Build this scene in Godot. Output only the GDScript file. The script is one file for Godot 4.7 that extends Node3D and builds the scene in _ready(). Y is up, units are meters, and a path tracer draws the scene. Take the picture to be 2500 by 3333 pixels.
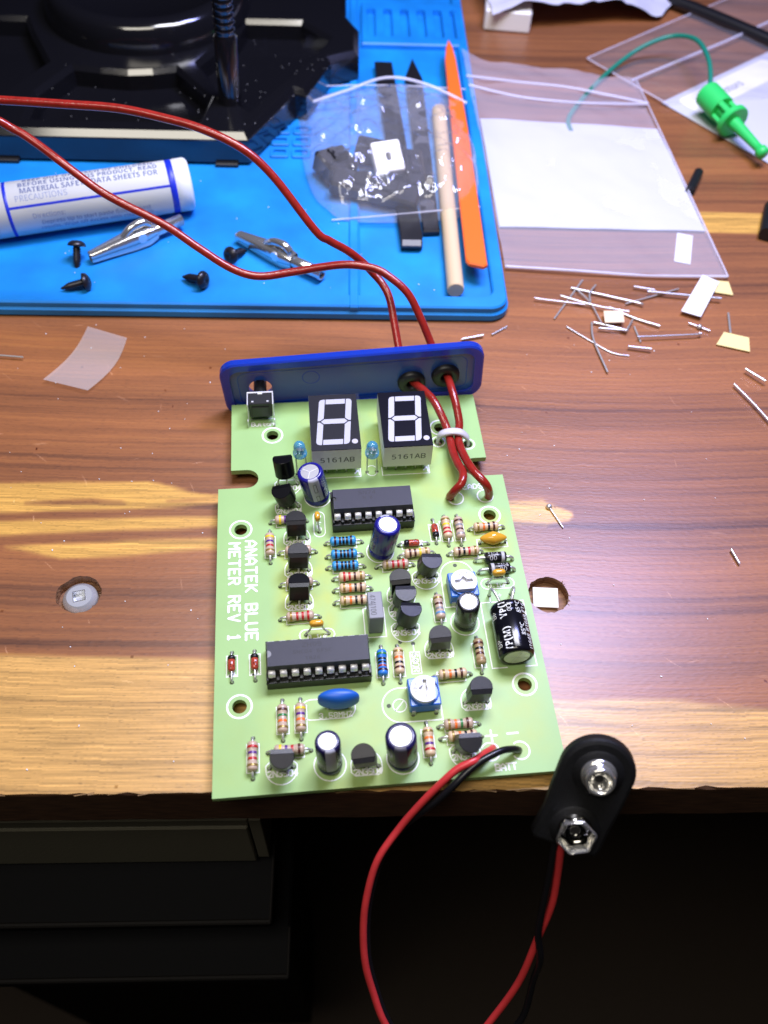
extends Node3D
# All shapes are worked out in millimetres and stored in metres.

const MM := 0.001
const FLAT := 4294967295

var M := {}
var used_names := {}
var rng := RandomNumberGenerator.new()


# ------------------------------------------------------------------ shapes
class Shape:
	var st := SurfaceTool.new()
	var group := 0
	var X := Transform3D()
	var count := 0
	var uvs := Vector2(0.01, 0.01)
	var uvo := Vector2.ZERO

	func _init() -> void:
		st.begin(Mesh.PRIMITIVE_TRIANGLES)

	func fresh() -> int:
		group += 1
		return group

	# one triangle whose front looks along dir (local, before X)
	func tri(a: Vector3, b: Vector3, c: Vector3, dir: Vector3, g := FLAT, ua := Vector2.INF, ub := Vector2.INF, uc := Vector2.INF) -> void:
		if (b - a).cross(c - a).dot(dir) > 0.0:
			var s := b
			b = c
			c = s
			var t := ub
			ub = uc
			uc = t
		st.set_smooth_group(g)
		for k in 3:
			var p: Vector3 = [a, b, c][k]
			var u: Vector2 = [ua, ub, uc][k]
			var w := X * p
			st.set_uv(u if u != Vector2.INF else Vector2(p.x, p.z) * uvs + uvo)
			st.add_vertex(w)
		count += 1

	func quad(a: Vector3, b: Vector3, c: Vector3, d: Vector3, dir: Vector3, g := FLAT) -> void:
		tri(a, b, c, dir, g)
		tri(a, c, d, dir, g)

	# rows of points; closed joins last to first in each row; toward: constant direction, or INF = away from the row centres
	func grid(rows: Array, closed: bool, toward := Vector3.INF, g := -1) -> void:
		if g < 0:
			g = fresh()
		for i in rows.size() - 1:
			var r0: PackedVector3Array = rows[i]
			var r1: PackedVector3Array = rows[i + 1]
			var n := r0.size()
			var mid := Vector3.ZERO
			if toward == Vector3.INF:
				for p in r0:
					mid += p
				for p in r1:
					mid += p
				mid /= 2.0 * n
			for j in (n if closed else n - 1):
				var k := (j + 1) % n
				var c := (r0[j] + r0[k] + r1[j] + r1[k]) * 0.25
				var dir := c - mid if toward == Vector3.INF else toward
				quad(r0[j], r0[k], r1[k], r1[j], dir, g)

	# profile of (radius, height) from bottom to top about the y axis
	func lathe(profile: Array, n := 24, soft := true, a0 := 0.0, a1 := TAU) -> void:
		var g := fresh()
		for i in profile.size() - 1:
			var p: Vector2 = profile[i]
			var q: Vector2 = profile[i + 1]
			if not soft:
				g = fresh()
			var out := Vector2(q.y - p.y, p.x - q.x)
			for j in n:
				var t := a0 + (a1 - a0) * j / n
				var u := a0 + (a1 - a0) * (j + 1) / n
				var m := (t + u) * 0.5
				var dir := Vector3(cos(m) * out.x, out.y, sin(m) * out.x)
				var a := Vector3(cos(t) * p.x, p.y, sin(t) * p.x)
				var b := Vector3(cos(u) * p.x, p.y, sin(u) * p.x)
				var c := Vector3(cos(u) * q.x, q.y, sin(u) * q.x)
				var d := Vector3(cos(t) * q.x, q.y, sin(t) * q.x)
				if p.x > 1e-5:
					tri(a, b, c, dir, g)
				if q.x > 1e-5:
					tri(a, c, d, dir, g)

	func tube(pts: Array, r: float, n := 10, caps := true, r_end := -1.0) -> void:
		var rows := []
		var normal := Vector3.UP
		for i in pts.size():
			var t: Vector3 = (pts[mini(i + 1, pts.size() - 1)] - pts[maxi(i - 1, 0)]).normalized()
			if absf(normal.dot(t)) > 0.98:
				normal = Vector3.RIGHT if absf(t.x) < 0.9 else Vector3.BACK
			normal = (normal - t * normal.dot(t)).normalized()
			var side := t.cross(normal)
			var rr := r if r_end < 0.0 else lerpf(r, r_end, float(i) / (pts.size() - 1))
			var row := PackedVector3Array()
			for j in n:
				var a := TAU * j / n
				row.append(pts[i] + (normal * cos(a) + side * sin(a)) * rr)
			rows.append(row)
		grid(rows, true)
		if caps:
			for e in [[0, 1], [pts.size() - 1, pts.size() - 2]]:
				var c: Vector3 = pts[e[0]]
				var dir: Vector3 = c - pts[e[1]]
				var row: PackedVector3Array = rows[e[0]]
				for j in n:
					tri(c, row[j], row[(j + 1) % n], dir)

	func box(size: Vector3, at: Vector3, bev := 0.0) -> void:
		var h := size * 0.5
		bev = minf(bev, minf(h.x, minf(h.y, h.z)) * 0.98)
		var i := h - Vector3.ONE * bev
		for s in [-1.0, 1.0]:
			var d := Vector3(s, 0, 0)
			quad(at + Vector3(s * h.x, -i.y, -i.z), at + Vector3(s * h.x, i.y, -i.z), at + Vector3(s * h.x, i.y, i.z), at + Vector3(s * h.x, -i.y, i.z), d)
			d = Vector3(0, s, 0)
			quad(at + Vector3(-i.x, s * h.y, -i.z), at + Vector3(i.x, s * h.y, -i.z), at + Vector3(i.x, s * h.y, i.z), at + Vector3(-i.x, s * h.y, i.z), d)
			d = Vector3(0, 0, s)
			quad(at + Vector3(-i.x, -i.y, s * h.z), at + Vector3(i.x, -i.y, s * h.z), at + Vector3(i.x, i.y, s * h.z), at + Vector3(-i.x, i.y, s * h.z), d)
		if bev <= 0.0:
			return
		for s in [-1.0, 1.0]:
			for t in [-1.0, 1.0]:
				quad(at + Vector3(s * h.x, t * i.y, -i.z), at + Vector3(s * i.x, t * h.y, -i.z), at + Vector3(s * i.x, t * h.y, i.z), at + Vector3(s * h.x, t * i.y, i.z), Vector3(s, t, 0))
				quad(at + Vector3(-i.x, s * h.y, t * i.z), at + Vector3(-i.x, s * i.y, t * h.z), at + Vector3(i.x, s * i.y, t * h.z), at + Vector3(i.x, s * h.y, t * i.z), Vector3(0, s, t))
				quad(at + Vector3(s * h.x, -i.y, t * i.z), at + Vector3(s * i.x, -i.y, t * h.z), at + Vector3(s * i.x, i.y, t * h.z), at + Vector3(s * h.x, i.y, t * i.z), Vector3(s, 0, t))
				for u in [-1.0, 1.0]:
					tri(at + Vector3(s * h.x, t * i.y, u * i.z), at + Vector3(s * i.x, t * h.y, u * i.z), at + Vector3(s * i.x, t * i.y, u * h.z), Vector3(s, t, u))

	# flat polygon (x, z) at height y, with holes, facing up or down
	func cap(poly: PackedVector2Array, y: float, up: float, holes := []) -> void:
		var pts := Shape.bridged(poly, holes)
		var idx := Geometry2D.triangulate_polygon(pts) if holes.is_empty() else Shape.ears(pts)
		for i in range(0, idx.size(), 3):
			var a := pts[idx[i]]
			var b := pts[idx[i + 1]]
			var c := pts[idx[i + 2]]
			tri(Vector3(a.x, y, a.y), Vector3(b.x, y, b.y), Vector3(c.x, y, c.y), Vector3(0, up, 0))

	func wall(poly: PackedVector2Array, y0: float, y1: float, inward := false, soft := false) -> void:
		var n := poly.size()
		var area := 0.0
		for i in n:
			area += poly[i].cross(poly[(i + 1) % n])
		var s := signf(area) * (-1.0 if inward else 1.0)
		var g := fresh() if soft else FLAT
		for i in n:
			var a := poly[i]
			var b := poly[(i + 1) % n]
			var d := b - a
			quad(Vector3(a.x, y0, a.y), Vector3(b.x, y0, b.y), Vector3(b.x, y1, b.y), Vector3(a.x, y1, a.y), Vector3(d.y, 0, -d.x) * s, g)

	func skirt(p0: PackedVector2Array, y0: float, p1: PackedVector2Array, y1: float, dir_y := 0.0, soft := false) -> void:
		var n := p0.size()
		var mid := Vector2.ZERO
		for p in p0:
			mid += p / n
		var g := fresh() if soft else FLAT
		for i in n:
			var k := (i + 1) % n
			var c := (p0[i] + p0[k]) * 0.5 - mid
			var e := p0[k] - p0[i]
			var o := Vector2(e.y, -e.x)
			if o.dot(c) < 0.0:
				o = -o
			o = o.normalized()
			quad(Vector3(p0[i].x, y0, p0[i].y), Vector3(p0[k].x, y0, p0[k].y), Vector3(p1[k].x, y1, p1[k].y), Vector3(p1[i].x, y1, p1[i].y), Vector3(o.x, dir_y, o.y), g)

	func prism(poly: PackedVector2Array, y0: float, y1: float, bev := 0.0, holes := [], soft := false) -> void:
		var inner := Shape.inset(poly, bev) if bev > 0.0 else poly
		cap(inner, y1, 1.0, holes)
		cap(inner, y0, -1.0, holes)
		wall(poly, y0 + bev, y1 - bev, false, soft)
		if bev > 0.0:
			skirt(poly, y1 - bev, inner, y1, 1.0, soft)
			skirt(poly, y0 + bev, inner, y0, -1.0, soft)
		for h in holes:
			wall(h, y0, y1, true, true)

	static func inset(poly: PackedVector2Array, d: float) -> PackedVector2Array:
		var n := poly.size()
		var area := 0.0
		for i in n:
			area += poly[i].cross(poly[(i + 1) % n])
		var out := PackedVector2Array()
		for i in n:
			var a := (poly[i] - poly[(i + n - 1) % n]).normalized()
			var b := (poly[(i + 1) % n] - poly[i]).normalized()
			var na := Vector2(-a.y, a.x) * signf(area)
			var nb := Vector2(-b.y, b.x) * signf(area)
			var m := na + nb
			out.append(poly[i] + m * (d / maxf(1.0 + na.dot(nb), 0.3)))
		return out

	static func bridged(poly: PackedVector2Array, holes: Array) -> PackedVector2Array:
		var out := PackedVector2Array(poly)
		var area := 0.0
		for i in out.size():
			area += out[i].cross(out[(i + 1) % out.size()])
		if area < 0.0:
			out.reverse()
		for h0 in holes:
			var h := PackedVector2Array(h0)
			area = 0.0
			for i in h.size():
				area += h[i].cross(h[(i + 1) % h.size()])
			if area > 0.0:
				h.reverse()
			var best := INF
			var bi := 0
			var bj := 0
			for i in out.size():
				for j in h.size():
					var d := out[i].distance_squared_to(h[j])
					if d >= best:
						continue
					var ok := true
					for ring in [out, h]:
						for k in ring.size():
							var p: Vector2 = ring[k]
							var q: Vector2 = ring[(k + 1) % ring.size()]
							if p == out[i] or q == out[i] or p == h[j] or q == h[j]:
								continue
							if Geometry2D.segment_intersects_segment(out[i], h[j], p, q) != null:
								ok = false
								break
						if not ok:
							break
					if ok:
						best = d
						bi = i
						bj = j
			var merged := out.slice(0, bi + 1)
			for k in h.size() + 1:
				merged.append(h[(bj + k) % h.size()])
			merged.append_array(out.slice(bi))
			out = merged
		return out

	static func ears(pts: PackedVector2Array) -> PackedInt32Array:
		var left := range(pts.size())
		var out := PackedInt32Array()
		var guard := 0
		var at := 0
		while left.size() > 3 and guard < left.size() * 2:
			var n := left.size()
			at = at % n
			var ia: int = left[(at + n - 1) % n]
			var ib: int = left[at]
			var ic: int = left[(at + 1) % n]
			var a := pts[ia]
			var b := pts[ib]
			var c := pts[ic]
			var good := (b - a).cross(c - b) > 1e-9
			if good:
				for k in left:
					var p := pts[k]
					if p.is_equal_approx(a) or p.is_equal_approx(b) or p.is_equal_approx(c):
						continue
					if (b - a).cross(p - a) >= -1e-9 and (c - b).cross(p - b) >= -1e-9 and (a - c).cross(p - c) >= -1e-9:
						good = false
						break
			if good:
				out.append_array([ia, ib, ic])
				left.remove_at(at)
				guard = 0
				at += 7
			else:
				at += 1
				guard += 1
		if left.size() == 3:
			out.append_array([left[0], left[1], left[2]])
		return out

	# a drawn line on a plane: points (x, z) at height y, corners mitred, open ends rounded
	func stroke(pts: Array, w: float, y: float, closed := false) -> void:
		var n := pts.size()
		var left := []
		var right := []
		for i in n:
			var p: Vector2 = pts[i]
			var a: Vector2 = pts[(i + n - 1) % n]
			var b: Vector2 = pts[(i + 1) % n]
			var d0 := (p - a).normalized() if closed or i > 0 else (b - p).normalized()
			var d1 := (b - p).normalized() if closed or i < n - 1 else d0
			var o0 := Vector2(-d0.y, d0.x)
			var o1 := Vector2(-d1.y, d1.x)
			var m := o0 + o1
			m = m.normalized() if m.length() > 0.05 else o0
			m *= w * 0.5 / maxf(m.dot(o0), 0.55)
			left.append(p + m)
			right.append(p - m)
		for i in (n if closed else n - 1):
			var k := (i + 1) % n
			quad(Vector3(left[i].x, y, left[i].y), Vector3(left[k].x, y, left[k].y), Vector3(right[k].x, y, right[k].y), Vector3(right[i].x, y, right[i].y), Vector3.UP)
		if closed:
			return
		for e in [[0, 1], [n - 1, n - 2]]:
			var c: Vector2 = pts[e[0]]
			var back: Vector2 = (c - pts[e[1]]).normalized() * w * 0.5
			for k in 3:
				var p := c + back.rotated(-PI * 0.5 + PI * k / 3.0)
				var q := c + back.rotated(-PI * 0.5 + PI * (k + 1) / 3.0)
				tri(Vector3(c.x, y, c.y), Vector3(p.x, y, p.y), Vector3(q.x, y, q.y), Vector3.UP)

	func mesh() -> ArrayMesh:
		st.generate_normals()
		var arrays := st.commit_to_arrays()
		var v: PackedVector3Array = arrays[Mesh.ARRAY_VERTEX]
		for i in v.size():
			v[i] *= 0.001
		arrays[Mesh.ARRAY_VERTEX] = v
		var m := ArrayMesh.new()
		m.add_surface_from_arrays(Mesh.PRIMITIVE_TRIANGLES, arrays)
		return m


# ------------------------------------------------------------------ objects
func numbered(called: String) -> String:
	used_names[called] = used_names.get(called, 0) + 1
	return called if used_names[called] == 1 else "%s_%03d" % [called, used_names[called] - 1]


func thing(called: String, label: String, category: String, at := Vector3.ZERO, group := "") -> Node3D:
	var o := Node3D.new()
	o.name = numbered(called)
	add_child(o)
	o.position = at * MM
	return tag(o, label, category, group)


func tag(o: Node3D, label: String, category: String, group := "") -> Node3D:
	o.set_meta("label", label)
	o.set_meta("category", category)
	if group:
		o.set_meta("group", group)
	return o


func put(called: String, what: Variant, material: Material, parent: Node3D, X := Transform3D()) -> MeshInstance3D:
	var o := MeshInstance3D.new()
	o.mesh = what.mesh() if what is Shape else what
	o.material_override = material
	X.origin *= MM
	o.transform = X
	o.name = numbered(called) if parent == self else called
	parent.add_child(o, true)
	return o


func structure(o: Node3D) -> Node3D:
	o.set_meta("kind", "structure")
	return o


func mat(r: float, g: float, b: float, rough := 0.5, metal := 0.0, alpha := 1.0) -> StandardMaterial3D:
	var m := StandardMaterial3D.new()
	m.albedo_color = Color(r, g, b).linear_to_srgb()
	m.albedo_color.a = alpha
	m.roughness = rough
	m.metallic = metal
	if alpha < 1.0:
		m.transparency = BaseMaterial3D.TRANSPARENCY_ALPHA
		m.cull_mode = BaseMaterial3D.CULL_DISABLED
	return m


func glass(r: float, g: float, b: float, alpha := 0.0, rough := 0.08, ior := 0.05) -> StandardMaterial3D:
	var m := mat(r, g, b, rough, 0.0, 0.99)
	m.albedo_color.a = alpha
	m.refraction_enabled = true
	m.refraction_scale = ior
	return m


func grainy(m: StandardMaterial3D, size_mm: float, depth_mm: float, seed_ := 1) -> StandardMaterial3D:
	var key := "grain_%d" % seed_
	if not M.has(key):
		var n := FastNoiseLite.new()
		n.seed = seed_
		n.noise_type = FastNoiseLite.TYPE_SIMPLEX_SMOOTH
		n.frequency = 0.06
		n.fractal_octaves = 4
		var t := NoiseTexture2D.new()
		t.width = 256
		t.height = 256
		t.seamless = true
		t.noise = n
		M[key] = t
	m.heightmap_enabled = true
	m.heightmap_texture = M[key]
	m.heightmap_scale = depth_mm * 0.1
	m.uv1_triplanar = true
	m.uv1_scale = Vector3.ONE * (1000.0 / size_mm)
	return m


func curve(pts: Array, n := 8) -> Array:
	var out := []
	for i in pts.size() - 1:
		var a: Vector3 = pts[maxi(i - 1, 0)]
		var b: Vector3 = pts[i]
		var c: Vector3 = pts[i + 1]
		var d: Vector3 = pts[mini(i + 2, pts.size() - 1)]
		for k in n:
			out.append(b.cubic_interpolate(c, a, d, float(k) / n))
	out.append(pts[pts.size() - 1])
	return out


func circle(c: Vector2, r: float, n := 24, a0 := 0.0, a1 := TAU) -> PackedVector2Array:
	var out := PackedVector2Array()
	var closed := absf(a1 - a0) > TAU - 0.001
	for i in (n if closed else n + 1):
		out.append(c + Vector2.from_angle(a0 + (a1 - a0) * i / n) * r)
	return out


func rounded(c: Vector2, half: Vector2, r: float, n := 6) -> PackedVector2Array:
	var out := PackedVector2Array()
	for k in 4:
		var q := Vector2([1, -1, -1, 1][k], [1, 1, -1, -1][k])
		for i in n + 1:
			out.append(c + q * (half - Vector2(r, r)) + Vector2.from_angle(PI * 0.5 * (k + float(i) / n)) * r)
	return out


func rect(x0: float, z0: float, x1: float, z1: float) -> PackedVector2Array:
	return PackedVector2Array([Vector2(x0, z0), Vector2(x1, z0), Vector2(x1, z1), Vector2(x0, z1)])


# axes: y along up, z as near to toward as it goes
func frame(at: Vector3, up: Vector3, toward := Vector3.BACK) -> Transform3D:
	var y := up.normalized()
	var z := (toward - y * toward.dot(y)).normalized()
	return Transform3D(Basis(y.cross(z), y, z), at)


# letters of a real font, laid by where(x, y) -> point; front looks along facing(x, y) -> direction
func letters(sh: Shape, text: String, em: float, where: Callable, facing: Callable, font := "Droid Sans", bold := false, squeeze := 1.0) -> void:
	var f := SystemFont.new()
	f.font_names = PackedStringArray([font])
	if bold:
		f.font_weight = 700
	var t := TextMesh.new()
	t.text = text
	t.font = f
	t.font_size = 64
	t.pixel_size = em / 64.0
	t.depth = 0.0
	t.curve_step = 6.0
	t.horizontal_alignment = HORIZONTAL_ALIGNMENT_CENTER
	var arrays := t.get_mesh_arrays()
	var v: PackedVector3Array = arrays[Mesh.ARRAY_VERTEX]
	var nn: PackedVector3Array = arrays[Mesh.ARRAY_NORMAL]
	var idx := PackedInt32Array()
	if arrays[Mesh.ARRAY_INDEX] != null:
		idx = arrays[Mesh.ARRAY_INDEX]
	else:
		idx = PackedInt32Array(range(v.size()))
	for i in range(0, idx.size(), 3):
		if nn[idx[i]].z < 0.5:
			continue
		var p := []
		for k in 3:
			var q := v[idx[i + k]]
			p.append(where.call(q.x * squeeze, q.y))
		var mid: Vector3 = v[idx[i]]
		sh.tri(p[0], p[1], p[2], facing.call(mid.x * squeeze, mid.y))


# a printed line of stroke letters on a plane at height y; at = lower left, along = direction of reading
const GLYPHS := {
	"A": "00 04 26 44 40|02 42", "B": "00 06 36 45 44 33 03|33 42 41 30 00", "C": "45 36 16 05 01 10 30 41", "D": "00 06 26 44 42 20 00", "E": "46 06 00 40|03 33",
	"F": "46 06 00|03 33", "H": "00 06|40 46|03 43", "K": "00 06|46 02|13 40", "L": "06 00 40", "M": "00 06 23 46 40", "N": "00 06 40 46", "R": "00 06 36 45 44 33 03|23 40",
	"S": "45 36 16 05 04 13 33 42 41 30 10 01", "T": "06 46|26 20", "U": "06 01 10 30 41 46", "V": "06 20 46", "Z": "06 46 00 40", "0": "10 01 05 16 36 45 41 30 10", "1": "15 26 20|10 30",
	"2": "05 16 36 45 44 00 40", "3": "05 16 36 45 44 33 42 41 30 10 01|23 33", "4": "30 36 02 42", "5": "46 06 03 33 42 41 30 10 01", "6": "36 16 04 01 10 30 41 42 33 13 02",
	"8": "13 04 05 16 36 45 44 33 13 02 01 10 30 41 42 33", "9": "43 13 04 05 16 36 45 43 41 30 10", ".": "20 21", "u": "04 01 10 30 41|44 40", "t": "15 11 20 30|03 33", "o": "10 01 03 14 34 43 41 30 10",
	"n": "00 04|02 14 34 43 40", "+": "21 25|03 43", "-": "03 43", "J": "46 41 30 10 01",
}


func print_line(sh: Shape, text: String, at: Vector2, along: Vector2, tall: float, w: float, y: float, step := 5.6) -> void:
	var k := tall / 6.0
	var up := Vector2(along.y, -along.x)
	var x := 0.0
	for c in text:
		if GLYPHS.has(c):
			var level := y
			for part in GLYPHS[c].split("|"):
				level += 0.012
				var pts := []
				for token in part.split(" "):
					pts.append(at + along * ((x + float(token[0])) * k) + up * (float(token[1]) * k))
				# sharp corners start a new stroke a hair above the last
				var piece := [pts[0]]
				for i in range(1, pts.size()):
					piece.append(pts[i])
					var last: bool = i == pts.size() - 1
					if last or (pts[i] - pts[i - 1]).normalized().dot((pts[i + 1] - pts[i]).normalized()) < 0.35:
						sh.stroke(piece, w, level)
						level += 0.012
						piece = [pts[i]]
		x += step


# ------------------------------------------------------------------ the scene
func _ready() -> void:
	rng.seed = 11
	# camera: a phone held over the near edge of the table
	var cam := Camera3D.new()
	cam.name = "camera"
	var lens := CameraAttributesPhysical.new()
	lens.frustum_focal_length = 20.53
	lens.exposure_aperture = 10.0
	lens.frustum_focus_distance = 0.212
	lens.frustum_near = 0.01
	lens.frustum_far = 10.0
	cam.attributes = lens
	cam.keep_aspect = Camera3D.KEEP_HEIGHT
	cam.fov = 60.63
	cam.near = 0.01
	cam.far = 10.0
	cam.transform = Transform3D(Basis(Vector3(0.99912, 0.03602, 0.02161), Vector3(-0.0037, 0.58786, -0.80896), Vector3(-0.04184, 0.80816, 0.58747)).orthonormalized(), Vector3(0.03302, 0.18375, 0.13727))
	add_child(cam)
	cam.current = true

	# a dark room and two lamps above the bench
	var env := Environment.new()
	env.background_mode = Environment.BG_COLOR
	env.background_color = Color(0.012, 0.012, 0.016)
	env.tonemap_mode = Environment.TONE_MAPPER_LINEAR
	env.tonemap_exposure = 0.635
	env.sdfgi_enabled = true
	env.ssao_enabled = true
	env.ssil_enabled = true
	var we := WorldEnvironment.new()
	we.name = "environment"
	we.environment = env
	add_child(we)
	lamp("bench_lamp", Vector3(85, 345, -100), Vector3(45, 0, 0), Vector2(0.17, 0.10), Color(0.96, 0.96, 1.0), 0.27)
	lamp("back_lamp", Vector3(188, 370, -165), Vector3(70, 0, -140), Vector2(0.12, 0.07), Color(0.66, 0.68, 1.0), 0.24)
	lamp("ceiling_lamp", Vector3(-110, 640, 200), Vector3(0, 0, 0), Vector2(0.36, 0.2), Color(1.0, 0.97, 0.91), 0.34)


	make_materials()
	build_table()
	build_below()
	var board := build_board()
	build_panel(board)
	build_leads()
	build_battery_clip()
	build_mat()
	build_tools()
	build_stand()
	build_bags()
	build_clippings()


func lamp(called: String, at: Vector3, to: Vector3, size: Vector2, tint: Color, energy: float) -> void:
	var l := AreaLight3D.new()
	l.name = called
	l.area_size = size
	l.light_color = tint
	l.light_energy = energy
	l.area_range = 5.0
	l.shadow_enabled = true
	add_child(l)
	l.position = at * MM
	l.look_at_from_position(at * MM, to * MM, Vector3.BACK)


func make_materials() -> void:
	M.laminate = laminate_material()
	M.print_white = mat(0.88, 0.90, 0.88, 0.55)
	M.hole = mat(0.05, 0.065, 0.025, 0.6)
	M.tin = mat(0.68, 0.68, 0.71, 0.34, 0.7)
	M.lead = mat(0.66, 0.66, 0.64, 0.33, 0.7)
	M.pin_metal = grainy(mat(0.80, 0.80, 0.82, 0.38, 0.35), 3.0, 0.008, 3)
	M.beige = mat(0.52, 0.39, 0.29, 0.33)
	M.cream = mat(0.66, 0.49, 0.31, 0.33)
	M.khaki = mat(0.38, 0.27, 0.14, 0.33)
	M.blue_resistor = mat(0.045, 0.30, 0.62, 0.3)
	M.blue_dark_resistor = mat(0.03, 0.19, 0.62, 0.3)
	for b in {"yellow": [0.80, 0.58, 0.02], "violet": [0.10, 0.02, 0.22], "red": [0.48, 0.015, 0.02], "gold": [0.33, 0.22, 0.06], "brown": [0.075, 0.018, 0.012], "black": [0.006, 0.006, 0.008], "orange": [0.85, 0.17, 0.025], "wine": [0.03, 0.008, 0.02], "grey": [0.24, 0.23, 0.24], "silver": [0.45, 0.42, 0.40], "green": [0.03, 0.20, 0.05], "sky": [0.12, 0.28, 0.52], "rust": [0.28, 0.05, 0.04], "khaki": [0.30, 0.2, 0.09]}.keys():
		var c: Array = {"yellow": [0.80, 0.58, 0.02], "violet": [0.10, 0.02, 0.22], "red": [0.48, 0.015, 0.02], "gold": [0.33, 0.22, 0.06], "brown": [0.075, 0.018, 0.012], "black": [0.006, 0.006, 0.008], "orange": [0.85, 0.17, 0.025], "wine": [0.03, 0.008, 0.02], "grey": [0.24, 0.23, 0.24], "silver": [0.45, 0.42, 0.40], "green": [0.03, 0.20, 0.05], "sky": [0.12, 0.28, 0.52], "rust": [0.28, 0.05, 0.04], "khaki": [0.30, 0.2, 0.09]}[b]
		M["band_" + b] = mat(c[0], c[1], c[2], 0.32, 0.4 if b in ["gold", "silver"] else 0.0)
	M.diode_glass = mat(0.40, 0.06, 0.035, 0.12)
	M.diode_black = mat(0.010, 0.009, 0.012, 0.3)
	M.silver_paint = mat(0.5, 0.5, 0.52, 0.4)
	M.mould = grainy(mat(0.004, 0.004, 0.005, 0.3), 2.0, 0.006, 5)
	M.mould.metallic_specular = 0.3
	M.mould_pale = grainy(mat(0.008, 0.008, 0.012, 0.34), 1.6, 0.012, 6)
	M.mould_pale.metallic_specular = 0.42
	M.mould_dark = mat(0.006, 0.006, 0.007, 0.5)
	M.sleeve_blue = mat(0.014, 0.012, 0.20, 0.2)
	M.sleeve_violet = mat(0.016, 0.013, 0.075, 0.22)
	M.sleeve_black = mat(0.017, 0.017, 0.022, 0.24)
	M.sleeve_gloss = mat(0.006, 0.006, 0.009, 0.16)
	M.alu_top = grainy(mat(0.50, 0.50, 0.52, 0.42, 0.9), 2.5, 0.012, 7)
	M.alu_end = mat(0.72, 0.72, 0.66, 0.5, 0.6)
	M.groove = mat(0.85, 0.85, 0.9, 0.4, 0.4)
	M.stripe = mat(0.42, 0.43, 0.52, 0.3)
	M.stripe_dim = mat(0.11, 0.11, 0.15, 0.3)
	M.faded_red = mat(0.16, 0.05, 0.06, 0.4)
	M.box_grey = grainy(mat(0.21, 0.215, 0.24, 0.5), 2.0, 0.006, 8)
	M.ink = mat(0.05, 0.05, 0.055, 0.6)
	M.ochre = mat(0.66, 0.34, 0.03, 0.18)
	M.resonator = mat(0.012, 0.11, 0.50, 0.42)
	M.socket = grainy(mat(0.006, 0.006, 0.007, 0.4), 1.6, 0.008, 9)
	M.chip_face = grainy(mat(0.032, 0.032, 0.046, 0.44), 1.2, 0.012, 10)
	M.chip_notch = mat(0.20, 0.20, 0.22, 0.5)
	M.chip_ink = mat(0.012, 0.012, 0.016, 0.6)
	M.chip_face.metallic_specular = 0.38
	M.display_grey = grainy(mat(0.74, 0.75, 0.69, 0.6), 2.5, 0.008, 11)
	M.display_face = mat(0.006, 0.006, 0.012, 0.2)
	M.segment = mat(0.46, 0.46, 0.53, 0.45)
	M.segment_dot = mat(0.50, 0.48, 0.56, 0.4)
	M.film = mat(0.95, 0.95, 1.0, 0.1, 0.0, 0.02)
	M.led = mat(0.0, 0.30, 0.64, 0.05, 0.0, 0.46)
	M.button_black = mat(0.013, 0.013, 0.014, 0.38)
	M.trimmer_blue = mat(0.015, 0.13, 0.55, 0.3)
	M.rotor = mat(0.66, 0.66, 0.68, 0.4)
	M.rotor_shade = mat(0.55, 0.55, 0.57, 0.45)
	M.red_wire = mat(0.33, 0.022, 0.016, 0.2)
	M.red_wire_bright = mat(0.72, 0.05, 0.055, 0.34)
	M.black_wire = mat(0.008, 0.008, 0.010, 0.3)
	M.vinyl = grainy(mat(0.008, 0.008, 0.009, 0.5), 5.0, 0.09, 12)
	M.vinyl.metallic_specular = 0.3
	M.nickel = mat(0.72, 0.71, 0.69, 0.16, 0.85)
	M.rubber = grainy(mat(0.010, 0.010, 0.012, 0.42), 4.0, 0.02, 13)
	M.tie = mat(0.62, 0.60, 0.66, 0.3)
	M.panel = mat(0.014, 0.075, 0.36, 0.28, 0.0, 0.8)
	M.panel_rim = mat(0.006, 0.045, 0.44, 0.22, 0.0, 0.82)
	M.panel_rim.backlight_enabled = true
	M.panel_rim.backlight = Color(0.04, 0.14, 0.5)
	M.mat_blue = grainy(mat(0.008, 0.29, 0.86, 0.48), 14.0, 0.03, 14)
	worn(M.mat_blue, 160.0, 0.80, 31)
	worn(M.red_wire, 22.0, 0.80, 32)
	worn(M.red_wire_bright, 22.0, 0.85, 33)
	grainy(M.red_wire, 16.0, 0.05, 34)
	M.gloss_black = mat(0.006, 0.006, 0.008, 0.12)
	M.gloss_black.metallic_specular = 1.0
	M.nickel_dark = mat(0.42, 0.41, 0.39, 0.14, 1.0)
	M.paper = mat(0.56, 0.56, 0.63, 0.8)
	M.bag = mat(0.80, 0.80, 0.95, 0.3, 0.0, 0.24)
	M.bag_clear = mat(0.9, 0.9, 1.0, 0.1, 0.0, 0.085)
	M.bag_seam = mat(0.85, 0.85, 1.0, 0.25, 0.0, 0.45)
	M.steel = mat(0.80, 0.82, 0.86, 0.26, 0.65)
	M.black_oxide = mat(0.018, 0.018, 0.026, 0.3, 0.3)
	M.dowel = mat(0.62, 0.47, 0.29, 0.6)
	M.orange = mat(0.90, 0.15, 0.02, 0.4)
	M.tool_black = mat(0.008, 0.008, 0.010, 0.42)
	M.white_plastic = mat(0.82, 0.80, 0.76, 0.4)
	M.tube_white = mat(0.78, 0.80, 0.82, 0.38)
	M.tube_blue = mat(0.01, 0.03, 0.52, 0.4)
	M.tube_ink = mat(0.13, 0.16, 0.30, 0.5)
	M.tube_ink_pale = mat(0.26, 0.31, 0.48, 0.5)
	M.green = mat(0.03, 0.60, 0.12, 0.42)
	M.green_wire = mat(0.01, 0.20, 0.13, 0.4)
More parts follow.
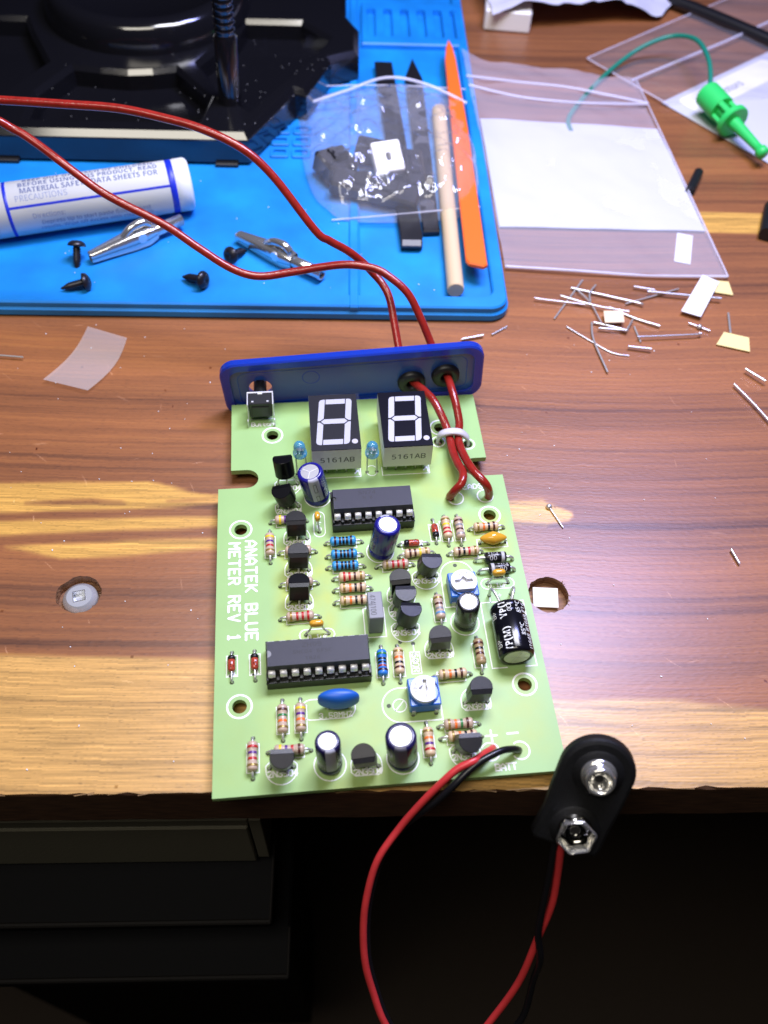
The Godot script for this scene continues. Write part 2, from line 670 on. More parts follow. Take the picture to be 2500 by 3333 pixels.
	M.tape = mat(0.75, 0.75, 0.75, 0.32, 0.0, 0.28)
	M.white_tape = mat(0.80, 0.80, 0.84, 0.5)
	M.yellow_tape = mat(0.80, 0.66, 0.28, 0.6)
	M.tan_card = mat(0.75, 0.58, 0.40, 0.7)
	M.card_white = mat(0.80, 0.76, 0.68, 0.75)
	M.apron = grainy(mat(0.13, 0.12, 0.085, 0.7), 20.0, 0.05, 15)
	M.drawer = mat(0.006, 0.006, 0.007, 0.6)
	M.drawer.metallic_specular = 0.15
	M.drawer_lip = mat(0.012, 0.011, 0.011, 0.6)
	M.drawer_lip.metallic_specular = 0.2
	M.floor = grainy(mat(0.05, 0.034, 0.024, 0.8), 60.0, 0.3, 16)
	M.splinter = mat(0.30, 0.15, 0.06, 0.8)


# slight unevenness of the colour itself, from use and dirt
func worn(m: StandardMaterial3D, size_mm: float, low: float, seed_: int) -> void:
	var n := FastNoiseLite.new()
	n.seed = seed_
	n.frequency = 0.02
	n.fractal_octaves = 5
	var g := Gradient.new()
	g.set_color(0, Color(low, low, low))
	g.set_color(1, Color(1, 1, 1))
	var t := NoiseTexture2D.new()
	t.width = 256
	t.height = 256
	t.seamless = true
	t.noise = n
	t.color_ramp = g
	m.albedo_texture = t
	m.uv1_triplanar = true
	m.uv1_scale = Vector3.ONE * (1000.0 / size_mm)


func laminate_material() -> StandardMaterial3D:
	var n := FastNoiseLite.new()
	n.seed = 4
	n.frequency = 0.012
	n.fractal_octaves = 3
	var fine := FastNoiseLite.new()
	fine.seed = 9
	fine.frequency = 0.5
	var w := 380
	var h := 560
	var im := Image.create(w, h, false, Image.FORMAT_RGB8)
	# the copper side shows through as yellower fields
	var fields := [[16, 20, 26, 46, 0.9], [33, 4, 52, 18, 0.5], [60, 14, 71, 24, 0.9], [34, 20, 42, 30, 0.4], [14, 44, 30, 52, 0.7], [26, 55, 38, 70, 0.5], [44, 22, 58, 34, 0.7], [9, 60, 20, 74, 0.35], [60, 58, 70, 74, 0.5], [40, 46, 52, 58, 0.6], [24, -22, 38, -6, 0.8], [42, -22, 56, -6, 0.9], [52, -4, 60, 6, 0.6], [24, 70, 34, 79, 0.6], [2, 62, 6, 76, 0.2], [36, 64, 50, 72, 0.45]]
	for y in h:
		for x in w:
			var px := x * 0.2 - 1.0
			var pz := y * 0.2 - 31.0
			var f := 0.0
			for q in fields:
				var dx := maxf(maxf(q[0] - px, px - q[2]), 0.0)
				var dz := maxf(maxf(q[1] - pz, pz - q[3]), 0.0)
				f = maxf(f, q[4] * clampf(1.0 - sqrt(dx * dx + dz * dz) / 4.0, 0.0, 1.0))
			f = clampf(f * (0.75 + 0.6 * n.get_noise_2d(x * 2.0, y * 2.0)), 0.0, 1.0)
			var v := 1.0 + 0.05 * n.get_noise_2d(x, y) + 0.025 * fine.get_noise_2d(x, y)
			var c := Color(0.325, 0.52, 0.20).lerp(Color(0.43, 0.51, 0.10), f * 0.85) * v
			im.set_pixel(x, y, c.linear_to_srgb())
	var m := mat(1, 1, 1, 0.4)
	m.metallic_specular = 0.38
	m.albedo_texture = ImageTexture.create_from_image(im)
	m.backlight_enabled = true
	m.backlight = Color(0.2, 0.3, 0.1)
	return m


# cedar boards: red heartwood with dark streaks and islands of yellow sapwood; one image over 420 x 400 mm of the top
func wood_images() -> Array:
	var w := 1900
	var h := 1800
	var layer := func(seed_: int, cells_x: int, freq: float, octaves: int) -> PackedByteArray:
		var n := FastNoiseLite.new()
		n.seed = seed_
		n.noise_type = FastNoiseLite.TYPE_SIMPLEX_SMOOTH
		n.frequency = freq
		n.fractal_octaves = octaves
		n.domain_warp_enabled = false
		var im := n.get_image(cells_x, h, false, false, true)
		im.convert(Image.FORMAT_L8)
		im.resize(w, h, Image.INTERPOLATE_CUBIC)
		return im.get_data()
	var broad: PackedByteArray = layer.call(3, 30, 0.012, 3)
	var mid: PackedByteArray = layer.call(8, 16, 0.06, 3)
	var fine: PackedByteArray = layer.call(5, 22, 0.19, 3)
	var hair: PackedByteArray = layer.call(21, 60, 0.40, 3)
	var pore: PackedByteArray = layer.call(33, 420, 0.55, 2)
	# sapwood mask at quarter size: bands given as x, upper z, lower z
	var bands := [
		[[-150, -9, 4.5], [-58, -6.0, 3.4], [-38, -6.2, 2.6], [-20, -6.5, 2.0], [-13, -4.6, 1.8], [-6, -2.4, 1.4], [0, -1.6, 1.1], [12, -0.9, 0.6], [20, 0, 0]],
		[[-150, 5, 13], [-55, 6.1, 10.7], [-28, 5.5, 9.5], [0, 4.9, 8.5], [30, 4.8, 8], [70, 0, 7], [84, -1.6, 8.2], [90, 2, 6.5], [92, 4, 4]],
		[[-52, 14.6, 14.8], [-46, 13.8, 15.9], [-38, 13.2, 18.0], [-17, 12.3, 17.0], [0, 12.1, 15.7], [30, 12, 14], [44, 13, 13]],
		[[-150, 41, 90], [-46, 43.6, 90], [2, 45.2, 90], [40, 50, 90], [80, 55.4, 90], [107, 56, 90], [117, 57.2, 90], [130, 58, 90], [270, 62, 90]],
		[[120, -127, -124], [150, -128.8, -117], [182, -128, -117], [270, -127, -116]],
	]
	var holes := [[[-50, 0.0, 0.5], [-42, -1.0, 0.8], [-34, -1.6, 0.3], [-26, -0.9, 0.2], [-24, 0, 0]], [[-14, -0.6, -0.3], [-8, -0.9, 0.1], [0, -0.3, 0.1]]]
	var warp := FastNoiseLite.new()
	warp.seed = 17
	warp.frequency = 0.035
	var mw := 420
	var mh := 400
	var mask := Image.create(mw, mh, false, Image.FORMAT_L8)
	for y in mh:
		for x in mw:
			var px := x - 150.0
			var pz := y - 320.0 + 1.5 * warp.get_noise_2d(x * 0.3, y * 2.2)
			var best := 0.0
			for set_ in 2:
				for b in (bands if set_ == 0 else holes):
					for k in b.size() - 1:
						if px >= b[k][0] and px < b[k + 1][0]:
							var t: float = (px - b[k][0]) / (b[k + 1][0] - b[k][0])
							var z0 := lerpf(b[k][1], b[k + 1][1], t)
							var z1 := lerpf(b[k][2], b[k + 1][2], t)
							var v := clampf(minf(pz - z0, z1 - pz) / 1.5 + 0.5, 0.0, 1.0)
							best = maxf(best, v) if set_ == 0 else best * (1.0 - 0.75 * v)
			mask.set_pixel(x, y, Color(best, best, best))
	mask.resize(w, h, Image.INTERPOLATE_CUBIC)
	var sap := mask.get_data()
	var rgb := PackedByteArray()
	rgb.resize(w * h * 3)
	var relief := PackedByteArray()
	relief.resize(w * h)
	var shift := PackedInt32Array()
	for x in w:
		shift.append(int(13.0 * sin(x * 0.0031 + 1.0) + 5.0 * sin(x * 0.0096) - x * 0.012) + 40)
	for i in w * h:
		var at := i + shift[i % w] * w          # the grain wanders a little
		if at >= w * h:
			at -= 90 * w
		var b := broad[at] / 255.0
		var m := mid[at] / 255.0
		var f := fine[at] / 255.0
		var s := sap[i] / 255.0
		var hr := hair[at] / 255.0
		var pr := pore[i] / 255.0
		var pit := clampf((pr - 0.66) * 5.0, 0.0, 1.0)
		var streak := clampf((m - 0.55) * 2.6, 0.0, 1.0) * clampf(b * 1.6 - 0.25, 0.0, 1.0)
		var dark := clampf(0.55 * (b - 0.45) + 0.6 * streak + 0.30 * (f - 0.5) + 0.36 * (hr - 0.5) + 0.16 * (pr - 0.5) + 0.22 * pit, -0.45, 1.0)
		var hr2 := 1.0 - dark * 0.44
		var k := clampf(s * 1.1 - 0.3 * streak - 0.3 * (f - 0.5) - 0.02, 0.0, 1.0)
		var grain := 1.0 + 0.22 * (f - 0.5) + 0.34 * (hr - 0.5) - 0.25 * clampf((m - 0.62) * 3.0, 0.0, 1.0) + 0.10 * (pr - 0.5) - 0.2 * pit
		var tan := 0.45 if i > 1640 * w else 0.0
		rgb[i * 3] = int(clampf(lerpf(142.0 * hr2, (206.0 - 14.0 * tan) * grain, k), 10.0, 250.0))
		rgb[i * 3 + 1] = int(clampf(lerpf(90.0 * hr2, (158.0 - 8.0 * tan) * grain, k), 5.0, 250.0))
		rgb[i * 3 + 2] = int(clampf(lerpf(55.0 * (0.3 + 0.7 * hr2), (78.0 + 20.0 * tan) * grain, k), 4.0, 250.0))
		relief[i] = int(clampf(hr * 90.0 + f * 40.0 + pr * 110.0, 0.0, 255.0))
	# scratches, pale scuffs and a few dark specks
	var mark := RandomNumberGenerator.new()
	mark.seed = 77
	for n in 130:
		var scuff := n % 3 == 0
		var px := mark.randf_range(350, 1480)
		var py := mark.randf_range(1120, 1780)
		var turn := mark.randf_range(-0.5, 0.5) + (1.1 if mark.randf() < 0.25 else 0.3)
		var length := mark.randf_range(6, 26) if n % 5 else 3.0
		var up := mark.randf_range(16, 44) if n % 5 else -46.0
		for step in int(length):
			px += cos(turn)
			py += sin(turn)
			turn += mark.randf_range(-0.04, 0.04)
			var fade := sin(PI * step / length) if n % 5 else 1.0
			for k in (3 if scuff or n % 5 == 0 else 1):
				var at := (int(py) + k) * w + int(px)
				for ch in 3:
					rgb[at * 3 + ch] = int(clampf(rgb[at * 3 + ch] + up * fade * (0.5 if scuff else 1.0), 4.0, 245.0))
	return [ImageTexture.create_from_image(Image.create_from_data(w, h, false, Image.FORMAT_RGB8, rgb)), ImageTexture.create_from_image(Image.create_from_data(w, h, false, Image.FORMAT_L8, relief))]


func build_table() -> void:
	var im := wood_images()
	var top := mat(1, 1, 1, 0.4)
	top.albedo_texture = im[0]
	top.heightmap_enabled = true
	top.heightmap_texture = im[1]
	top.heightmap_scale = 0.008
	top.clearcoat_enabled = true
	top.clearcoat = 0.35
	top.clearcoat_roughness = 0.3
	var table := thing("wooden_table", "red cedar workbench top with yellow sapwood streaks and a worn near edge", "table")
	var scr := PackedVector2Array()
	var hole := PackedVector2Array()
	for i in 40:
		var a := TAU * i / 40
		scr.append(Vector2(-31, 28.4) + Vector2.from_angle(a) * (5.1 + rng.randf_range(-0.12, 0.16) + (0.5 if absf(a - PI) < 0.5 else 0.0)))
		hole.append(Vector2(82.3, 28.5) + Vector2.from_angle(a) * (5.0 + rng.randf_range(-0.12, 0.2)))
	var s := Shape.new()
	s.uvs = Vector2(1.0 / 420.0, 1.0 / 400.0)
	s.uvo = Vector2(150.0 / 420.0, 320.0 / 400.0)
	# near edge slightly chewed
	var edge := []
	var xs := []
	var x := -300.0
	while x < 419.0:
		xs.append(x)
		x += 2.5
	for e in xs:
		edge.append(76.35 + 0.22 * sin(e * 0.9) * sin(e * 0.23 + 1.0) + rng.randf_range(-0.1, 0.1) - (0.3 if rng.randf() < 0.05 else 0.0))
	var outline := PackedVector2Array([Vector2(-300, -480), Vector2(420, -480)])
	for i in range(xs.size() - 1, -1, -1):
		outline.append(Vector2(xs[i], edge[i]))
	s.cap(outline, 0.0, 1.0, [scr, hole])
	put("tabletop", s, top, table)
	for h in [scr, hole]:
		s = Shape.new()
		s.wall(h, -3.0, 0.0, true)
		s.cap(h, -3.0, 1.0)
		put("counterbore", s, M_wood(0.42, 0.21, 0.10), table)
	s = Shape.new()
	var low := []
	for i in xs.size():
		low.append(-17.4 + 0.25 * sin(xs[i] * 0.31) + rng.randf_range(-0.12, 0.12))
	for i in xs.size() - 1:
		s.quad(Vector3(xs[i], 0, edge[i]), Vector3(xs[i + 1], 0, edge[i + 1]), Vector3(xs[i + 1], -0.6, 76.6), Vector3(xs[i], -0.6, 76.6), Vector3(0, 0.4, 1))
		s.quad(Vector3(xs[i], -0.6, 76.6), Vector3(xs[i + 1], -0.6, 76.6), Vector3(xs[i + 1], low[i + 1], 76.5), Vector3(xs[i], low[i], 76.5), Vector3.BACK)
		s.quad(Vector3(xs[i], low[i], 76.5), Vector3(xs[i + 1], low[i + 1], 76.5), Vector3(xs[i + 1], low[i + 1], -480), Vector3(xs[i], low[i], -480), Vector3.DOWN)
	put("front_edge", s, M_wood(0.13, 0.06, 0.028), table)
	# splinters along the worn edge
	s = Shape.new()
	for i in 24:
		var px := rng.randf_range(-60, 135)
		s.X = Transform3D(Basis.from_euler(Vector3(rng.randf_range(-0.3, 0.3), rng.randf_range(-0.25, 0.25), rng.randf_range(-0.12, 0.12))), Vector3(px, -0.15, 76.45))
		s.box(Vector3(rng.randf_range(1.0, 5.0), rng.randf_range(0.1, 0.22), rng.randf_range(0.15, 0.35)), Vector3.ZERO, 0.04)
	put("splinters", s, M_wood(0.42, 0.26, 0.11), table).set_meta("kind", "stuff")
	# frayed fibres round the bored holes
	s = Shape.new()
	for c in [Vector2(-31, 28.4), Vector2(82.3, 28.5)]:
		for i in 70:
			var a := rng.randf_range(-0.9, 0.9) + (PI if rng.randf() < 0.4 and c.x < 0 else 0.0)
			var p: Vector2 = c + Vector2.from_angle(a) * rng.randf_range(4.9, 5.5)
			s.X = Transform3D(Basis(Vector3.UP, -a + rng.randf_range(-0.7, 0.7)), Vector3(p.x, rng.randf_range(-0.8, 0.08), p.y))
			s.box(Vector3(rng.randf_range(0.3, 0.9), 0.1, 0.12), Vector3.ZERO, 0.02)
	put("frayed_fibres", s, M_wood(0.30, 0.15, 0.07), table).set_meta("kind", "stuff")

	# square-drive screw sunk in the left hole
	var screw := thing("sunk_screw", "bright square-drive screw sunk in the bored hole left of the board", "screw", Vector3(-31.3, -2.95, 28.4))
	screw.rotation.y = 0.25
	s = Shape.new()
	var sq := PackedVector2Array([Vector2(1.35, 1.35), Vector2(-1.35, 1.35), Vector2(-1.35, -1.35), Vector2(1.35, -1.35)])
	s.cap(circle(Vector2.ZERO, 3.0, 32), 2.2, 1.0, [sq])
	s.wall(sq, 0.6, 2.2, true)
	s.cap(sq, 0.6, 1.0)
	s.lathe([Vector2(4.2, 0.0), Vector2(4.2, 0.9), Vector2(4.0, 1.35), Vector2(3.0, 2.2)], 32)
	put("head", s, M.steel, screw)
	s = Shape.new()
	for k in 4:
		s.X = Transform3D(Basis(Vector3.UP, PI * 0.5 * k), Vector3.ZERO)
		s.box(Vector3(2.9, 0.2, 0.18), Vector3(0, 2.22, 1.42), 0.06)
	put("drive_rim", s, M.nickel, screw)

	var card := thing("paper_square", "small white square of card lying in the bored hole right of the board", "paper", Vector3(82.0, -2.0, 28.2))
	card.rotation = Vector3(0.10, -0.07, 0.03)
	s = Shape.new()
	s.box(Vector3(6.2, 0.35, 5.3), Vector3.ZERO, 0.05)
	put("sheet", s, M.card_white, card)


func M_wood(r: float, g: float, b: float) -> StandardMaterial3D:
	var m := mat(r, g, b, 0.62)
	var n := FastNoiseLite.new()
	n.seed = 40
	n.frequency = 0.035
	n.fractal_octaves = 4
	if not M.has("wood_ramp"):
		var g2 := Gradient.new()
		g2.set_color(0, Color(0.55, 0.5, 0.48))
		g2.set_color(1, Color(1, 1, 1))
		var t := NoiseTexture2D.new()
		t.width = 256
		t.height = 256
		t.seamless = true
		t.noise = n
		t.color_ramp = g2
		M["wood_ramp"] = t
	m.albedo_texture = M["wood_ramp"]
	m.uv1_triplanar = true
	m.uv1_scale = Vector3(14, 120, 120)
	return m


func build_below() -> void:
	# painted rail and black trays under the table
	var unit := thing("drawer_unit", "dark tray unit under the table with a grey painted rail", "drawer unit", Vector3(-60, -120, 60))
	unit.position = Vector3.ZERO
	var s := Shape.new()
	s.box(Vector3(150, 30.5, 3), Vector3(-66.6, -55.8, 70.5), 0.4)
	put("rail", s, M.apron, unit)
	s = Shape.new()
	s.box(Vector3(150, 4.4, 3), Vector3(-66.0, -35.6, 70.6), 0.3)
	s.box(Vector3(3, 33, 12), Vector3(10.6, -50.5, 66), 0.2)
	put("upper_strip", s, M.apron, unit)
	s = Shape.new()
	s.box(Vector3(154, 6, 60), Vector3(-64, -76.5, 57.5), 0.8)
	var tray := put("tray", s, M.drawer, unit)
	s = Shape.new()
	s.box(Vector3(154, 1.2, 1.4), Vector3(-64, -73.2, 87.2), 0.4)
	s.box(Vector3(0.8, 1.2, 20), Vector3(12.6, -73.2, 77), 0.3)
	put("lip", s, M.drawer_lip, tray)
	s = Shape.new()
	s.box(Vector3(160, 6, 60), Vector3(-63.5, -105, 67), 0.8)
	tray = put("tray", s, M.drawer, unit)
	s = Shape.new()
	s.box(Vector3(160, 1.2, 1.4), Vector3(-63.5, -101.7, 96.4), 0.4)
	s.box(Vector3(0.9, 1.2, 14), Vector3(16.2, -101.7, 90), 0.3)
	put("lip", s, M.drawer_lip, tray)
	s = Shape.new()
	s.box(Vector3(150, 400, 60), Vector3(-66, -330, 35), 0.8)
	put("cabinet_body", s, M.drawer, unit)
	s = Shape.new()
	s.box(Vector3(4000, 10, 4000), Vector3(0, -705, 0))
	structure(put("floor", s, M.floor, self))


# ------------------------------------------------------------------ circuit board and what is soldered to it
# board axes: x right, y up from its upper face, z towards the viewer; far edge of the wide part at z = 0
func build_board() -> Node3D:
	var board := thing("circuit_board", "pale green circuit board populated with soldered components, overhanging the table edge", "circuit board", Vector3(0, 4.5, 0))
	board.rotation.y = deg_to_rad(4.17)
	var outline := PackedVector2Array([Vector2(3.2, -29.1)])
	outline.append_array([Vector2(70.6, -29.1), Vector2(70.6, -6.1), Vector2(67.6, -6.1)])
	outline.append_array(circle(Vector2(67.2, -3.05), 3.05, 10, -PI * 0.5, -PI * 1.5))
	outline.append_array([Vector2(67.6, 0), Vector2(74, 0), Vector2(74, 79.4), Vector2(0, 79.4), Vector2(0, 0), Vector2(6.9, 0)])
	outline.append_array(circle(Vector2(7.3, -2.95), 2.95, 10, PI * 0.5, -PI * 0.5))
	outline.append_array([Vector2(6.9, -5.9), Vector2(3.2, -5.9)])
	var holes := []
	var mounts := [Vector2(14.13, -17.4), Vector2(59.6, -17.3), Vector2(5.72, 13.0), Vector2(68.4, 12.8), Vector2(5.5, 59.8), Vector2(68.55, 59.45)]
	for c in mounts:
		holes.append(circle(c, 1.6, 20))
	for c in [Vector2(58.5, -12.3), Vector2(66.4, -11.0)]:
		holes.append(circle(c, 1.25, 16))
	var s := Shape.new()
	s.uvs = Vector2(1.0 / 76.0, 1.0 / 112.0)
	s.uvo = Vector2(1.0 / 76.0, 31.0 / 112.0)
	s.prism(outline, -1.6, 0.0, 0.0, holes)
	put("laminate", s, M.laminate, board)

	# white print
	var p := Shape.new()
	var y := 0.03
	for c in mounts:
		p.stroke(circle(c, 2.65, 36), 0.42, y, true)
	for c in [Vector2(58.5, -12.3), Vector2(66.4, -11.0)]:
		p.stroke(circle(c, 1.75, 28), 0.36, y, true)
	for c in [Vector2(60.5, 6.9), Vector2(68.2, 6.7)]:
		p.stroke(circle(c, 2.0, 28), 0.32, y, true)
	print_line(p, "LEADS", Vector2(61.4, 4.2), Vector2.RIGHT, 1.5, 0.26, y)
	print_line(p, "ANATEK BLUE", Vector2(6.95, 16.6), Vector2.DOWN, 2.55, 0.54, y, 6.0)
	print_line(p, "METER REV 1", Vector2(2.95, 17.0), Vector2.DOWN, 2.55, 0.54, y, 5.9)
	print_line(p, "BATT", Vector2(58.8, 78.4), Vector2.RIGHT, 1.4, 0.34, y, 5.1)
	p.stroke([Vector2(59.1, 69.5), Vector2(59.1, 72.0)], 0.42, y)
	p.stroke([Vector2(57.85, 70.7), Vector2(60.3, 70.7)], 0.42, y)
	p.stroke([Vector2(62.6, 70.5), Vector2(64.9, 70.5)], 0.46, y)
	p.stroke(circle(Vector2(58.3, 74.2), 1.95, 28, -2.6, 2.3), 0.34, y)
	p.stroke(circle(Vector2(64.75, 74.4), 1.95, 28, -2.2, 2.5), 0.34, y)
	for b in [["Button", 8.6, -20.9, 1.25, 0.3]]:
		print_line(p, b[0].replace("Button", "Button"), Vector2(b[1], b[2]), Vector2.RIGHT, b[3], b[4], y, 4.9)
	p.stroke([Vector2(8.3, -23.4), Vector2(14.6, -23.5)], 0.2, y)
	# the printed place of a part that is not fitted
	p.stroke([Vector2(43.8, 49.7), Vector2(45.95, 49.7), Vector2(45.95, 55.0), Vector2(43.8, 55.0)], 0.24, y, true)
	p.stroke([Vector2(44.8, 47.9), Vector2(44.8, 49.7)], 0.22, y)
	print_line(p, "680R", Vector2(44.25, 50.2), Vector2.DOWN, 1.25, 0.27, y, 5.6)
	for g in [[24.6, 61.8, 7.4, 2.5, "3.58MHZ", 22.6, 63.9, 1.1], [23.1, 43.6, 4.0, 1.45, "0.1uF", 21.0, 44.6, 1.0], [66.95, 33.0, 4.0, 1.45, "0.1uF", 64.6, 34.0, 1.0]]:
		p.stroke(rounded(Vector2(g[0], g[1]), Vector2(g[2], g[3]) if g[2] < 6 else Vector2(5.9, 2.35), g[3] if g[2] < 6 else 2.3, 8), 0.24, y, true)
		print_line(p, g[4], Vector2(g[5], g[6]), Vector2.RIGHT, g[7], 0.2, y, 5.8)
	p.stroke(rounded(Vector2(25.15, 12.7), Vector2(1.4, 3.8), 1.38, 8), 0.22, y, true)
	print_line(p, "0.1uF", Vector2(24.6, 10.0), Vector2.DOWN, 1.0, 0.2, y, 5.8)
	p.stroke(rect(63.85, 20.1, 71.3, 22.65), 0.22, y, true)
	for c in [[25.2, 4.1, 3.35], [39.6, 21.9, 3.3], [57.5, 43.0, 3.3], [24.3, 74.3, 3.35], [39.6, 74.1, 3.4]]:
		p.stroke(circle(Vector2(c[0], c[1]), c[2], 40), 0.24, y, true)
	p.stroke([Vector2(61.95, 38.1), Vector2(72.2, 38.1), Vector2(72.2, 55.1), Vector2(69.6, 55.1)], 0.26, y)
	p.stroke([Vector2(61.95, 38.1), Vector2(61.95, 55.1), Vector2(65.4, 55.1)], 0.26, y)
	p.stroke([Vector2(64.4, 36.9), Vector2(64.4, 38.1)], 0.24, y)
	p.stroke([Vector2(69.4, 36.9), Vector2(69.4, 38.1)], 0.24, y)
	p.stroke([Vector2(66.6, 36.3), Vector2(67.2, 36.3)], 0.2, y)
	p.stroke([Vector2(66.9, 36.0), Vector2(66.9, 36.6)], 0.2, y)
	p.stroke(rect(34.1, 37.6, 38.95, 45.25), 0.24, y, true)
	# trimmer outlines: an arch with a square foot
	var arch := Array(circle(Vector2(57.5, 30.0), 4.0, 20, PI, TAU))
	arch.append_array([Vector2(61.5, 38.7), Vector2(53.5, 38.7)])
	p.stroke(arch, 0.26, y, true)
	arch = Array(circle(Vector2(40.4, 62.2), 4.0, 20, PI * 0.5, PI * 1.5))
	arch.append_array([Vector2(42.6, 58.2), Vector2(49.2, 58.3), Vector2(49.2, 66.2)])
	p.stroke(arch, 0.26, y, true)
	p.stroke(circle(Vector2(40.2, 62.3), 1.5, 24), 0.22, y, true)
	p.stroke([Vector2(39.2, 63.4), Vector2(41.2, 61.2)], 0.22, y)
	for x0 in [24.4, 42.45]:
		p.stroke([Vector2(x0, -4.5), Vector2(x0, -1.8), Vector2(x0 + 12.4, -1.8), Vector2(x0 + 12.4, -4.5)], 0.22, y)
		p.stroke([Vector2(x0 + 10.9, -2.9), Vector2(x0 + 11.9, -3.9), Vector2(x0 + 12.1, -2.4)], 0.4, y)
	for c in [[39.75, -3.2], [21.6, -3.6]]:
		p.stroke(circle(Vector2(c[0], c[1]), 1.35, 14, 0.25, PI - 0.25), 0.2, y)
		p.stroke(circle(Vector2(c[0], c[1] - 0.7), 1.3, 14, PI + 0.4, TAU - 0.4), 0.2, y)

	var pads := []   # where wires go through the board
	build_resistors(board, p, y, pads)
	build_diodes(board, p, y, pads)
	build_transistors(board, p, y, pads)
	build_capacitors(board, pads)
	build_chips(board)
	build_displays(board, pads)
	build_trimmers(board, pads)
	put("printed_markings", p, M.print_white, board)
	var d := Shape.new()
	for c in pads:
		d.cap(circle(c, 0.5, 12), 0.015, 1.0)
	for c in [Vector2(57.4, 27.2), Vector2(37.8, 62.2), Vector2(44.8, 47.5), Vector2(41.9, 46.9)]:
		d.cap(circle(c, 0.5, 12), 0.015, 1.0)
	put("lead_hole", d, M.hole, board).set_meta("kind", "stuff")
	# stubs of solder below, on which the board stands
	var b := Shape.new()
	for i in range(0, pads.size(), 3):
		b.X = Transform3D(Basis(), Vector3(pads[i].x, -1.6, pads[i].y))
		b.lathe([Vector2(0, -2.88), Vector2(0.3, -2.7), Vector2(0.5, -1.0), Vector2(1.0, 0)], 7)
	put("solder_joints", b, M.tin, board).set_meta("kind", "stuff")
	return board


func band_radius(x: float) -> float:
	var a := absf(x)
	return 0.98 + 0.19 * smoothstep(1.1, 1.7, a)


